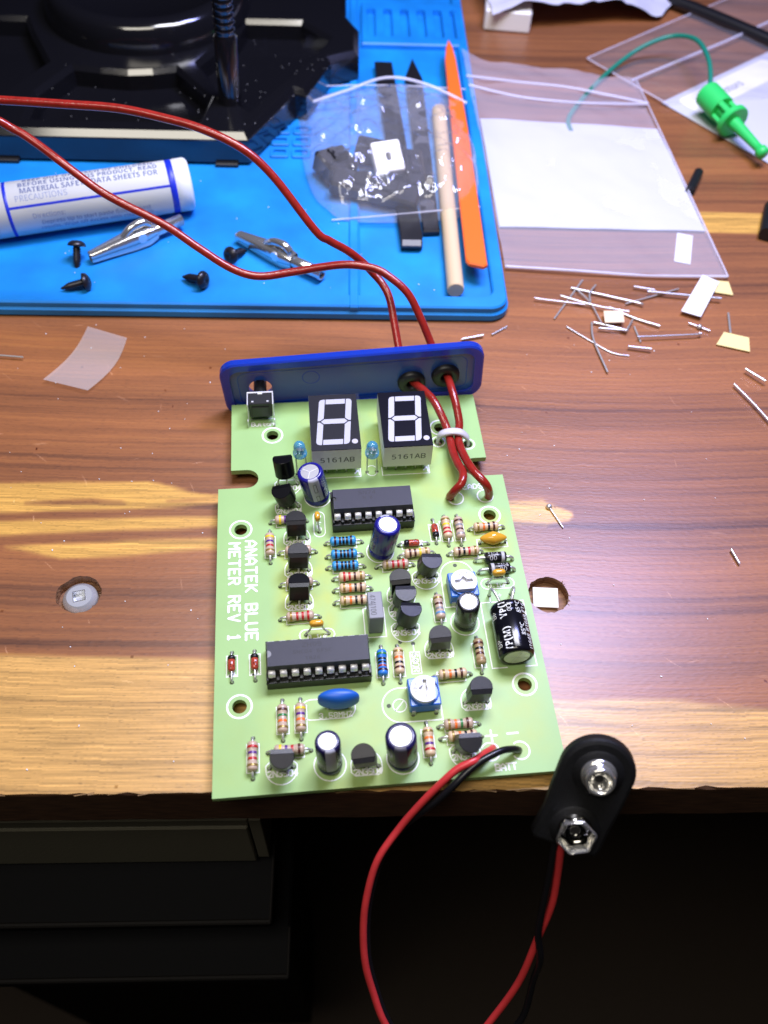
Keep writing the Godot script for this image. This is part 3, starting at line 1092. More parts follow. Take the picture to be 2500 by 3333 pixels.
func build_resistors(board: Node3D, p: Shape, y: float, pads: Array) -> void:
	var prof := []
	for i in 29:
		var x := -3.25 + 6.5 * i / 28.0
		var r := band_radius(x)
		var e := clampf((3.25 - absf(x)) / 0.75, 0.0, 1.0)
		prof.append(Vector2(r * (0.28 + 0.72 * sqrt(1.0 - (1.0 - e) * (1.0 - e))), x))
	prof.push_front(Vector2(0, -3.26))
	prof.append(Vector2(0, 3.26))
	var turn := Transform3D(Basis(Vector3.BACK, -PI * 0.5))    # the lathe's axis along x
	var body := Shape.new()
	body.X = turn
	body.lathe(prof, 20)
	var body_mesh := body.mesh()
	var at4 := [-1.85, -0.6, 0.65, 2.1]
	var at5 := [-1.95, -0.75, 0.1, 0.95, 1.95]
	var bands := {}
	for x in at4 + at5:
		var b := Shape.new()
		b.X = turn
		var rows := []
		for k in 5:
			var xx: float = x - 0.27 + 0.135 * k
			rows.append(Vector2(band_radius(xx) + 0.025, xx))
		b.lathe([Vector2(rows[0].x - 0.05, rows[0].y)] + rows + [Vector2(rows[4].x - 0.05, rows[4].y)], 20)
		bands[x] = b.mesh()
	var lead_meshes := {}
	var tan_: Material = M.beige
	var cream: Material = M.cream
	# hole, hole, body, bands in order from the first hole (read left to right or far to near), seed colour
	var list := [
		[13.0, 11.7, 22.2, 11.7, tan_, "yellow violet red gold"], [12.85, 14.1, 12.9, 23.5, tan_, "yellow violet red gold"], [14.9, 21.1, 24.0, 21.1, tan_, "gold orange violet brown"],
		[15.0, 30.15, 24.0, 30.1, tan_, "gold red red red"], [14.75, 39.25, 24.0, 39.1, tan_, "gold red red red"],
		[26.3, 19.0, 35.45, 19.0, M.blue_resistor, "wine wine black black wine"], [26.35, 22.9, 35.2, 22.9, M.blue_resistor, "wine black black wine wine"], [26.3, 26.1, 35.45, 26.15, M.blue_resistor, "wine black black black wine"],
		[27.6, 29.35, 36.65, 29.25, cream, "red red brown gold"], [27.55, 32.55, 36.6, 32.55, cream, "gold orange black brown"], [27.5, 35.9, 36.5, 35.9, cream, "gold orange black brown"],
		[56.55, 12.5, 56.7, 21.5, cream, "gold yellow red red"], [59.8, 12.5, 59.85, 21.5, tan_, "brown grey brown silver"], [62.3, 17.2, 71.2, 17.1, cream, "gold orange black brown"],
		[56.05, 24.2, 64.75, 24.05, cream, "brown black red gold"], [44.0, 24.0, 52.8, 23.5, cream, "brown brown yellow gold"], [38.2, 26.65, 47.4, 26.55, tan_, "gold red red red"],
		[51.75, 34.9, 51.9, 43.6, tan_, "gold brown grey sky"], [59.45, 47.1, 59.4, 56.1, M.khaki, "brown black brown khaki"], [37.35, 47.7, 37.1, 56.9, M.blue_dark_resistor, "green black black rust wine"],
		[41.05, 47.8, 40.9, 57.0, cream, "gold orange black brown"], [48.0, 56.4, 56.9, 56.2, cream, "gold orange black brown"], [14.75, 59.1, 14.7, 68.3, tan_, "brown green orange gold"],
		[18.65, 59.1, 18.55, 68.3, tan_, "yellow violet orange gold"], [8.35, 67.2, 8.3, 76.0, tan_, "red violet red gold"], [11.4, 70.7, 20.5, 70.9, tan_, "yellow violet red brown"],
		[45.4, 66.75, 45.35, 75.8, cream, "gold orange violet red"], [47.9, 68.0, 56.9, 67.95, tan_, "gold orange green brown"], [48.0, 70.7, 57.0, 70.75, cream, "gold orange black brown"],
	]
	for r in list:
		var a := Vector2(r[0], r[1])
		var b := Vector2(r[2], r[3])
		pads.append(a)
		pads.append(b)
		var d := b - a
		var mid := (a + b) * 0.5
		var lift := rng.randf_range(1.25, 1.5)
		var X := Transform3D(Basis(Vector3.UP, -d.angle()), Vector3(mid.x, lift, mid.y))
		var slip := rng.randf_range(-0.25, 0.25)
		X.origin += X.basis.x * slip
		var o := put("resistor", body_mesh, r[4], board, X)
		var names: PackedStringArray = r[5].split(" ")
		var spots: Array = at5 if names.size() == 5 else at4
		var flip: bool = names[0] in ["gold", "silver"]
		for k in names.size():
			var x: float = spots[k]
			var turned := flip and names.size() == 4
			if turned:
				x = spots[3 - k]
			put("band", bands[x], M["band_" + names[k]], o, Transform3D(Basis(Vector3.UP, PI if turned else 0.0), Vector3.ZERO))
		for e in [-1.0, 1.0]:
			var reach: float = d.length() * 0.5 - slip * e
			var key := "%d_%.1f_%.1f" % [int(e), reach, lift]
			if not lead_meshes.has(key):
				var w := Shape.new()
				w.tube(curve([Vector3(e * 3.1, 0, 0), Vector3(e * (reach - 0.9), -0.05, 0), Vector3(e * (reach - 0.25), -0.4, 0), Vector3(e * reach, -lift * 0.7, 0), Vector3(e * reach, -lift - 0.4, 0)], 4), 0.27, 8)
				lead_meshes[key] = w.mesh()
			put("lead", lead_meshes[key], M.lead, o)
		var u := d.normalized()
		var n := Vector2(-u.y, u.x)
		p.stroke([mid + u * 3.1 - n * 1.3, mid + u * 3.1 + n * 1.3, mid - u * 3.1 + n * 1.3, mid - u * 3.1 - n * 1.3], 0.2, y, true)
		p.stroke([mid + u * 3.1, mid + u * 3.8], 0.2, y)
		p.stroke([mid - u * 3.1, mid - u * 3.8], 0.2, y)


func build_diodes(board: Node3D, p: Shape, y: float, pads: Array) -> void:
	# small red glass ones with a dark band at the first end
	for q in [[3.8, 46.7, 3.85, 54.0], [8.85, 46.7, 9.0, 54.0], [53.75, 20.6, 53.6, 13.3], [44.2, 20.6, 51.7, 20.6]]:
		var a := Vector2(q[0], q[1])
		var b := Vector2(q[2], q[3])
		pads.append(a)
		pads.append(b)
		var d := b - a
		var mid := (a + b) * 0.5 - d * 0.06
		var X := Transform3D(Basis(Vector3.UP, -d.angle()), Vector3(mid.x, 1.05, mid.y))
		var turn := Transform3D(Basis(Vector3.BACK, -PI * 0.5))
		var s := Shape.new()
		s.X = turn
		s.lathe([Vector2(0, -1.9), Vector2(0.6, -1.85), Vector2(0.86, -1.5), Vector2(0.86, 1.5), Vector2(0.6, 1.85), Vector2(0, 1.9)], 18)
		var o := put("glass_diode", s, M.diode_glass, board, X)
		s = Shape.new()
		s.X = turn
		s.lathe([Vector2(0.3, -1.93), Vector2(0.68, -1.88), Vector2(0.9, -1.5), Vector2(0.9, -0.75), Vector2(0.84, -0.75)], 18)
		put("cathode_band", s, M.diode_black, o)
		s = Shape.new()
		for k in 5:
			s.X = Transform3D(Basis(Vector3.RIGHT, rng.randf_range(-0.6, 0.6)), Vector3.ZERO)
			s.box(Vector3(0.35, 0.02, 0.18), Vector3(0.0 + 0.32 * k, 0.87, rng.randf_range(-0.3, 0.3)))
		put("printed_code", s, M.diode_black, o)
		for e in [-1.0, 1.0]:
			var off := d.length() * 0.06
			var reach: float = d.length() * 0.5 + off * e
			s = Shape.new()
			s.tube(curve([Vector3(e * 1.7, 0, 0), Vector3(e * (reach - 0.7), -0.05, 0), Vector3(e * reach, -0.6, 0), Vector3(e * reach, -1.4, 0)], 4), 0.24, 8)
			put("lead", s, M.lead, o)
		var u := d.normalized()
		var n := Vector2(-u.y, u.x)
		p.stroke([mid + u * 2.7 - n * 1.2, mid + u * 2.7 + n * 1.2, mid - u * 2.4 + n * 1.2, mid - u * 2.4 - n * 1.2], 0.22, y, true)
		p.stroke([mid + u * 1.9 - n * 0.5, mid + u * 2.6 + n * 0.5], 0.5, y)
		p.stroke([mid + u * 2.4 - n * 0.8, mid + u * 2.4 + n * 0.8], 0.35, y)
	# two black rectifiers with a silver band
	for q in [[62.4, 26.5, 71.7, 26.6, 1.0, 0.25], [62.7, 29.85, 71.6, 29.7, -1.0, 0.55]]:
		var a := Vector2(q[0], q[1])
		var b := Vector2(q[2], q[3])
		pads.append(a)
		pads.append(b)
		var d := b - a
		var mid := (a + b) * 0.5 + Vector2(q[5], 0)
		var X := Transform3D(Basis(Vector3.UP, -d.angle()), Vector3(mid.x, 1.55, mid.y))
		var turn := Transform3D(Basis(Vector3.BACK, -PI * 0.5))
		var s := Shape.new()
		s.X = turn
		s.lathe([Vector2(0, -2.6), Vector2(1.15, -2.58), Vector2(1.33, -2.4), Vector2(1.36, 0), Vector2(1.33, 2.4), Vector2(1.15, 2.58), Vector2(0, 2.6)], 22)
		var o := put("rectifier_diode", s, M.diode_black, board, X)
		s = Shape.new()
		s.X = turn
		s.lathe([Vector2(1.3, 1.35 * q[4] - 0.42), Vector2(1.385, 1.35 * q[4] - 0.4), Vector2(1.385, 1.35 * q[4] + 0.4), Vector2(1.3, 1.35 * q[4] + 0.42)], 22)
		put("cathode_band", s, M.silver_paint, o, Transform3D(Basis(), Vector3(0.35 * q[4], 0, 0)))
		s = Shape.new()
		for row in 2:
			var a0: float = [0.25, -0.55][row]
			letters(s, ["IN4", "00"][row], 1.45, func(tx: float, ty: float) -> Vector3:
				var t: float = a0 + ty / 1.38
				return Vector3(tx - 0.75 * q[4], cos(t - 0.15) * 1.385, -sin(t - 0.15) * 1.385), func(_x: float, ty: float) -> Vector3: return Vector3(0, cos(a0 + ty / 1.38), -sin(a0 + ty / 1.38)), "Droid Sans Mono", false, 1.1)
		put("printed_code", s, M.silver_paint, o)
		for e in [-1.0, 1.0]:
			var reach: float = d.length() * 0.5 - q[5] * e
			s = Shape.new()
			s.tube(curve([Vector3(e * 2.5, 0, 0), Vector3(e * (reach - 0.9), -0.05, 0), Vector3(e * (reach - 0.1), -0.7, 0), Vector3(e * reach, -1.9, 0)], 5), 0.4, 8)
			put("lead", s, M.lead, o)


func build_transistors(board: Node3D, p: Shape, y: float, pads: Array) -> void:
	var arc := PackedVector2Array(circle(Vector2.ZERO, 2.35, 20, PI + 0.22, TAU - 0.22))     # rounded half, behind the parting line
	var body := Shape.new()
	var back := PackedVector2Array()
	for c in arc:
		back.append(Vector2(c.x, c.y))
	back.append(Vector2(2.3, 0.45))
	back.append(Vector2(-2.3, 0.45))
	body.prism(back, 0.0, 4.8, 0.08, [], false)
	var b0 := PackedVector2Array([Vector2(-2.27, 0.47), Vector2(2.27, 0.47), Vector2(2.1, 1.55), Vector2(-2.1, 1.55)])
	var b1 := PackedVector2Array([Vector2(-2.22, 0.47), Vector2(2.22, 0.47), Vector2(2.0, 1.35), Vector2(-2.0, 1.35)])
	body.skirt(b0, 0.05, b1, 4.5)
	body.cap(b0, 0.05, -1.0)
	body.quad(Vector3(-2.22, 4.74, 0.47), Vector3(2.22, 4.74, 0.47), Vector3(2.0, 4.5, 1.35), Vector3(-2.0, 4.5, 1.35), Vector3(0, 1, 0.3))
	body.tri(Vector3(-2.22, 4.74, 0.47), Vector3(-2.22, 4.5, 0.47), Vector3(-2.0, 4.5, 1.35), Vector3.LEFT)
	body.tri(Vector3(2.22, 4.74, 0.47), Vector3(2.22, 4.5, 0.47), Vector3(2.0, 4.5, 1.35), Vector3.RIGHT)
	var mesh := body.mesh()
	var dimple := Shape.new()
	dimple.X = Transform3D(Basis(Vector3.RIGHT, -PI * 0.5), Vector3(0, 0.95, -2.33))
	dimple.lathe([Vector2(0, 0.0), Vector2(0.5, 0.05)], 14)
	var dimple_mesh := dimple.mesh()
	# foot x, z; tilt x, z; height of the body's underside; +1 flat side to the viewer; sheen
	var list := [
		[17.7, -0.4, -0.09, -0.26, 4.4, -1, 0], [17.65, 6.9, -0.14, 0.04, 2.1, -1, 0], [19.5, 16.9, 0.0, -0.17, 2.2, 1, 0], [19.5, 26.1, 0.03, -0.16, 2.0, 1, 0], [19.35, 35.1, 0.03, -0.28, 2.0, 1, 0],
		[49.9, 29.85, 0.09, 0.03, 2.2, -1, 1], [43.35, 35.0, -0.05, -0.15, 2.1, 1, 0], [43.35, 38.3, 0.04, 0.01, 2.1, -1, 1], [43.5, 43.4, 0.1, -0.1, 2.1, -1, 1], [50.55, 49.9, -0.04, -0.08, 2.1, 1, 1],
		[57.0, 62.9, 0.03, -0.1, 2.0, 1, 1], [52.9, 73.6, 0.03, 0.12, 2.1, -1, 1], [14.2, 74.1, 0.05, 0.09, 2.1, -1, 1], [31.85, 75.35, -0.09, -0.04, 2.0, 1, 1],
	]
	for q in list:
		var foot := Vector3(q[0], 0, q[1])
		var hb: float = q[4] + (0.0 if q[4] > 3.0 else 0.35)
		var up := Vector3(q[2], 1.0, q[3]) if q[4] > 3.0 else Vector3(7.0 * q[2], 7.0 - hb, 7.0 * q[3] + 0.9 + 0.45 * q[5])
		var X := frame(foot + Vector3(q[2] * hb, hb, -0.9 if q[4] < 3.0 else 0.0), up, Vector3(0, 0, q[5])) * Transform3D(Basis.from_scale(Vector3.ONE * 1.07), Vector3.ZERO)
		var o := put("transistor", mesh, M.mould_pale if q[6] else M.mould, board, X)
		put("ejector_mark", dimple_mesh, M.mould_dark, o)
		for k in [-1.0, 0.0, 1.0]:
			var hole := Vector3(q[0] + 2.52 * k, 0, q[1] + (0.25 if k == 0.0 else 0.0))
			pads.append(Vector2(hole.x, hole.z))
			var top := X * Vector3(1.27 * k * q[5], 0.2, 0.3)
			var inv := X.affine_inverse()
			var s := Shape.new()
			s.tube(curve([inv * (hole + Vector3(0, -1.0, 0)), inv * (hole + Vector3(0, 0.25, 0)), inv * (top.lerp(hole, 0.35)), inv * top], 4), 0.25, 6)
			put("lead", s, M.lead, o)
		var f := float(q[5])
		var c := Vector2(q[0], q[1])
		if f > 0.0:
			p.stroke(Array(circle(c + Vector2(0, -0.4), 3.25, 24, PI + 0.0, TAU)) + [c + Vector2(3.25, 0.9), c + Vector2(2.4, 1.75), c + Vector2(-2.4, 1.75), c + Vector2(-3.25, 0.9)], 0.22, y, true)
			print_line(p, "2N3904", c + Vector2(-2.65, 1.6), Vector2.RIGHT, 1.2, 0.3, y, 5.0)
		else:
			p.stroke(Array(circle(c + Vector2(0, 0.3), 3.25, 24, 0.0, PI)) + [c + Vector2(-3.25, -0.6), c + Vector2(-2.4, -1.4), c + Vector2(2.4, -1.4), c + Vector2(3.25, -0.6)], 0.22, y, true)
			print_line(p, "2N3904", c + Vector2(-2.85, 1.85), Vector2.RIGHT, 1.25, 0.3, y, 5.1)


func build_capacitors(board: Node3D, pads: Array) -> void:
	# upright electrolytics: foot, top, radius, sleeve, stripe angle
	var upright := [
		[Vector3(25.2, 0, 4.1), Vector3(23.5, 10.87, 4.4), 3.25, M.sleeve_blue, 1.35, "dark blue capacitor behind the upper chip's left end, with a grey stripe"],
		[Vector3(39.75, 0, 21.8), Vector3(41.15, 10.9, 21.45), 3.15, M.sleeve_blue, 4.5, "dark blue capacitor leaning in front of the upper chip"],
		[Vector3(57.5, 0, 43.0), Vector3(57.05, 10.95, 43.7), 2.6, M.sleeve_black, 3.9, "slim black capacitor in front of the upper trimmer"],
		[Vector3(24.3, 0, 74.3), Vector3(23.95, 10.95, 73.35), 2.62, M.sleeve_violet, 1.4, "slim blue-black capacitor at the near edge"],
		[Vector3(39.6, 0, 74.1), Vector3(38.65, 10.94, 73.45), 3.2, M.sleeve_violet, 1.7, "stout blue-black capacitor at the near edge"],
	]
	var n := 0
	for q in upright:
		var up: Vector3 = q[1] - q[0]
		var X := frame(q[0], up)
		var r: float = q[2]
		var h := 11.0
		var s := Shape.new()
		s.lathe([Vector2(0, 0.15), Vector2(r * 0.8, 0.15), Vector2(r * 0.97, 0.4), Vector2(r, 0.8), Vector2(r, 1.5), Vector2(r * 0.94, 1.85), Vector2(r * 0.94, 2.05), Vector2(r, 2.45), Vector2(r, h - 0.75), Vector2(r * 0.96, h - 0.3), Vector2(r * 0.86, h - 0.02), Vector2(r * 0.74, h + 0.03), Vector2(r * 0.7, h - 0.02), Vector2(r * 0.69, h - 0.12)], 36)
		var o := put("upright_capacitor", s, q[3], board, X)
		o.set_meta("label", q[5])
		# aluminium top with pressed relief grooves
		s = Shape.new()
		s.cap(circle(Vector2.ZERO, r * 0.7, 30), h - 0.1, 1.0)
		put("aluminium_top", s, M.alu_top, o)
		s = Shape.new()
		var turn := Transform3D(Basis(Vector3.UP, [0.35, 0.55, 0.0, 0.9, 0.3][n]), Vector3.ZERO)
		s.X = turn
		for k in ([0.0, 2.2, 4.1] if n == 0 else [0.0, PI]):
			s.X = turn * Transform3D(Basis(Vector3.UP, k), Vector3.ZERO)
			s.box(Vector3(r * 0.6, 0.05, 0.16), Vector3(r * 0.31, h - 0.09, 0.0), 0.02)
		put("relief_groove", s, M.groove, o)
		# printed stripe down one side, wrapping over the shoulder
		s = Shape.new()
		var rows := []
		for pr in [Vector2(r + 0.02, 2.5), Vector2(r + 0.02, h - 0.75), Vector2(r * 0.96 + 0.02, h - 0.28), Vector2(r * 0.86, h + 0.01), Vector2(r * 0.76, h + 0.05)]:
			var row := PackedVector3Array()
			for k in 9:
				var a: float = q[4] - 0.42 + 0.105 * k
				row.append(Vector3(cos(a) * pr.x, pr.y, sin(a) * pr.x))
			rows.append(row)
		s.grid(rows, false, Vector3(cos(q[4]), 0.3, sin(q[4])))
		put("polarity_stripe", s, M.stripe if n != 2 and n != 4 else M.stripe_dim, o)
		s = Shape.new()
		var rr := r + 0.03
		var word: String = ["1000uF25V", "10uF 63V", "16V 22uF", "16V 47uF", "25V 220uF"][n]
		var a1: float = [0.55, 2.6, 0.9, 0.6, 2.9][n]
		letters(s, word, 1.7, func(tx: float, ty: float) -> Vector3:
			var a := a1 + ty / rr
			return Vector3(cos(a) * rr, 6.3 - tx, sin(a) * rr), func(_x: float, _y: float) -> Vector3: return Vector3(cos(a1), 0, sin(a1)))
		put("printed_code", s, [M.stripe, M.faded_red, M.stripe_dim, M.stripe_dim, M.stripe_dim][n], o)
		if n == 0:
			s = Shape.new()
			for k in [[5.2, 1.6], [1.0, 1.0]]:
				for e in [[-0.5, 0.0], [0.5, 0.0], [0.0, 0.5], [0.0, -0.5]]:
					for t in 1:
						var a: float = q[4] + (e[0] * 0.75) / r
						s.X = Transform3D(Basis(Vector3.UP, PI * 0.5 - a), Vector3(cos(a) * (r + 0.03), k[0] + 2.6 + e[1] * k[1] * 2.0, sin(a) * (r + 0.03)))
						s.box(Vector3(0.1 if e[0] != 0.0 else 0.85, k[1] * 2.0 if e[0] != 0.0 else 0.1, 0.02), Vector3.ZERO)
			put("minus_marks", s, M.sleeve_black, o)
		for k in [-1.25, 1.25]:
			s = Shape.new()
			s.tube([Vector3(k, 0.3, 0), Vector3(k, -1.2, 0)], 0.25, 6)
			put("lead", s, M.lead, o)
		n += 1

	# the large one lying on its side
	var r := 4.05
	var L := 13.2
	var X := Transform3D(Basis(Vector3.RIGHT, PI * 0.5).rotated(Vector3.UP, 0.005), Vector3(66.95, 4.1, 41.6))     # y of the lathe towards the viewer
	var s := Shape.new()
	s.lathe([Vector2(0, 0.1), Vector2(r * 0.75, 0.1), Vector2(r * 0.93, 0.35), Vector2(r, 1.0), Vector2(r, 1.9), Vector2(r * 0.93, 2.5), Vector2(r * 0.92, 2.9), Vector2(r, 3.6), Vector2(r, L - 0.9), Vector2(r * 0.97, L - 0.35), Vector2(r * 0.88, L - 0.02), Vector2(r * 0.78, L + 0.05), Vector2(r * 0.74, L), Vector2(r * 0.73, L - 0.15)], 44)
	var c := put("lying_capacitor", s, M.sleeve_gloss, board, X)
	c.set_meta("label", "large glossy black capacitor lying on its side at the right edge")
	s = Shape.new()
	s.X = Transform3D(Basis(), Vector3(0, 0, 0))
	for k in 4:
		var w := PackedVector2Array([Vector2.from_angle(PI * 0.5 * k + 0.55) * 0.12])
		w.append_array(circle(Vector2.ZERO, r * 0.72, 8, PI * 0.5 * k + 0.3, PI * 0.5 * k + PI * 0.5 + 0.24))
		s.cap(w, L - 0.08, 1.0)
	put("aluminium_end", s, M.alu_end, c)
	s = Shape.new()
	s.cap(circle(Vector2.ZERO, r * 0.74, 24), L - 0.14, 1.0)
	put("relief_groove", s, M.groove, c)
	s = Shape.new()
	# lathe axes here: y towards the viewer, -z up
	for t in [["VP(M)", 2.3, -0.52, 1.9, true], ["VP(M)", 2.3, -0.52, 10.2, true], ["BP", 1.9, -1.15, 3.4, false], ["BP", 1.9, -1.12, 10.6, false], ["CO", 1.5, -0.12, 2.6, false], ["85\u00b0C", 1.55, 0.42, 2.4, false], ["85\u00b0C", 1.55, 0.45, 8.0, false], ["B1648", 1.6, 0.82, 1.5, false], ["B1648", 1.6, 0.82, 6.2, false], ["B1648", 1.6, 0.82, 11.1, false]]:
		var em: float = t[1]
		letters(s, t[0], em, func(tx: float, ty: float) -> Vector3:
			var along: float = t[3] - tx
			var rr := r + 0.03
			if along < 3.4:
				rr = lerpf(r * 0.93, r, clampf(absf(along - 2.7) / 0.8, 0.0, 1.0)) + 0.035
			if along < 1.0:
				rr = lerpf(r * 0.8, r, clampf(along / 1.0, 0.0, 1.0)) + 0.035
			var a: float = t[2] - ty / r
			return Vector3(sin(a) * rr, clampf(along, 0.25, L - 0.6), -cos(a) * rr), func(_x: float, _y: float) -> Vector3: return Vector3(sin(t[2]), 0, -cos(t[2])), "Droid Sans", t[4], 0.95)
	put("printed_code", s, M.print_white, c)
	for k in [-1.0, 1.0]:
		pads.append(Vector2(66.95 + 2.6 * k, 36.2))
		s = Shape.new()
		s.tube(curve([Vector3(1.3 * k, 0.3, 0), Vector3(1.3 * k, -0.8, -0.05), Vector3(1.9 * k, -2.6, -0.5), Vector3(2.5 * k, -4.2, -0.4), Vector3(2.62 * k, -5.1, 0.6), Vector3(2.62 * k, -5.35, 2.2), Vector3(2.62 * k, -5.4, 4.6)], 5), 0.36, 8)
		put("lead", s, M.lead, c)

	# grey box film capacitor
	s = Shape.new()
	s.box(Vector3(3.3, 7.2, 6.9), Vector3.ZERO, 0.15)
	c = put("box_film_capacitor", s, M.box_grey, board, Transform3D(Basis(), Vector3(36.55, 3.75, 40.9)))
	s = Shape.new()
	letters(s, "474J100", 1.75, func(tx: float, ty: float) -> Vector3: return Vector3(ty - 0.55, 3.63, tx), func(_x: float, _y: float) -> Vector3: return Vector3.UP, "Droid Sans", false, 0.85)
	put("printed_code", s, M.ink, c)

	# yellow ceramic drops: centre, half sizes, leads
	for q in [[Vector3(67.6, 2.1, 21.3), Vector3(2.95, 1.75, 1.75), [Vector2(64.4, 21.3), Vector2(71.0, 21.3)], 2], [Vector3(23.1, 3.5, 42.6), Vector3(1.75, 1.1, 0.85), [Vector2(20.55, 43.5), Vector2(25.75, 43.5)], 0], [Vector3(66.9, 3.6, 32.2), Vector3(1.7, 1.1, 0.85), [Vector2(64.4, 33.0), Vector2(69.5, 33.0)], 0], [Vector3(24.75, 3.8, 13.0), Vector3(0.75, 1.15, 1.35), [Vector2(25.1, 15.1), Vector2(25.1, 10.2)], 1]]:
		s = Shape.new()
		var rows := []
		for i in 13:
			var v := -PI * 0.5 + PI * i / 12.0
			var row := PackedVector3Array()
			for j in 20:
				var a := TAU * j / 20
				var e := Vector3(sin(v), cos(v) * cos(a), cos(v) * sin(a))
				if q[3] == 2:
					e.y *= 1.0 - 0.35 * absf(e.x)
					e.z *= 1.0 - 0.35 * absf(e.x)
					e.x = signf(e.x) * pow(absf(e.x), 1.0) * (1.0 + 0.15 * absf(e.x))
				else:
					var sq := func(t: float) -> float: return signf(t) * pow(absf(t), 0.72)
					e = Vector3(sq.call(e.x), sq.call(e.y) * 0.97, sq.call(e.z) * 0.97) * 0.93
				row.append(e * q[1])
			rows.append(row)
		s.grid(rows, true)
		var o := put("ceramic_capacitor", s, M.ochre, board, Transform3D(Basis(), q[0]))
		for l in q[2]:
			pads.append(l)
			s = Shape.new()
			var rel: Vector3 = Vector3(l.x, 0, l.y) - q[0]
			var start := Vector3(rel.x * 0.45, -q[1].y * 0.8, rel.z * 0.15) if q[3] == 0 else Vector3(rel.x * 0.1, -q[1].y * 0.75, rel.z * 0.35) if q[3] == 1 else Vector3(rel.x * 0.8, 0, 0)
			s.tube(curve([start, start.lerp(rel, 0.35) + Vector3(0, -0.35, 0), rel + Vector3(0, 0.7, 0), rel + Vector3(0, -0.5, 0)], 4), 0.25, 6)
			put("lead", s, M.lead, o)

	# blue lens-shaped resonator
	s = Shape.new()
	var rows := []
	for i in 17:
		var v := -PI * 0.5 + PI * i / 16.0
		var row := PackedVector3Array()
		for j in 24:
			var a := TAU * j / 24
			var lens := (1.0 - 0.45 * sin(v) * sin(v))
			var ca := cos(a)
			row.append(Vector3(sin(v) * 4.5, signf(ca) * pow(absf(ca), 0.75) * pow(cos(v), 0.6) * 2.7, sin(a) * pow(cos(v), 0.7) * 1.75 * lens))
		rows.append(row)
	s.grid(rows, true)
	c = put("ceramic_resonator", s, M.resonator, board, Transform3D(Basis(Vector3.UP, -0.03).rotated(Vector3.RIGHT, -0.2), Vector3(26.9, 3.6, 61.3)))
	for k in [-2.4, 2.4]:
		s = Shape.new()
		s.tube([Vector3(k, -2.0, 0), Vector3(k, -5, 0)], 0.3, 6)
		put("lead", s, M.lead, c)


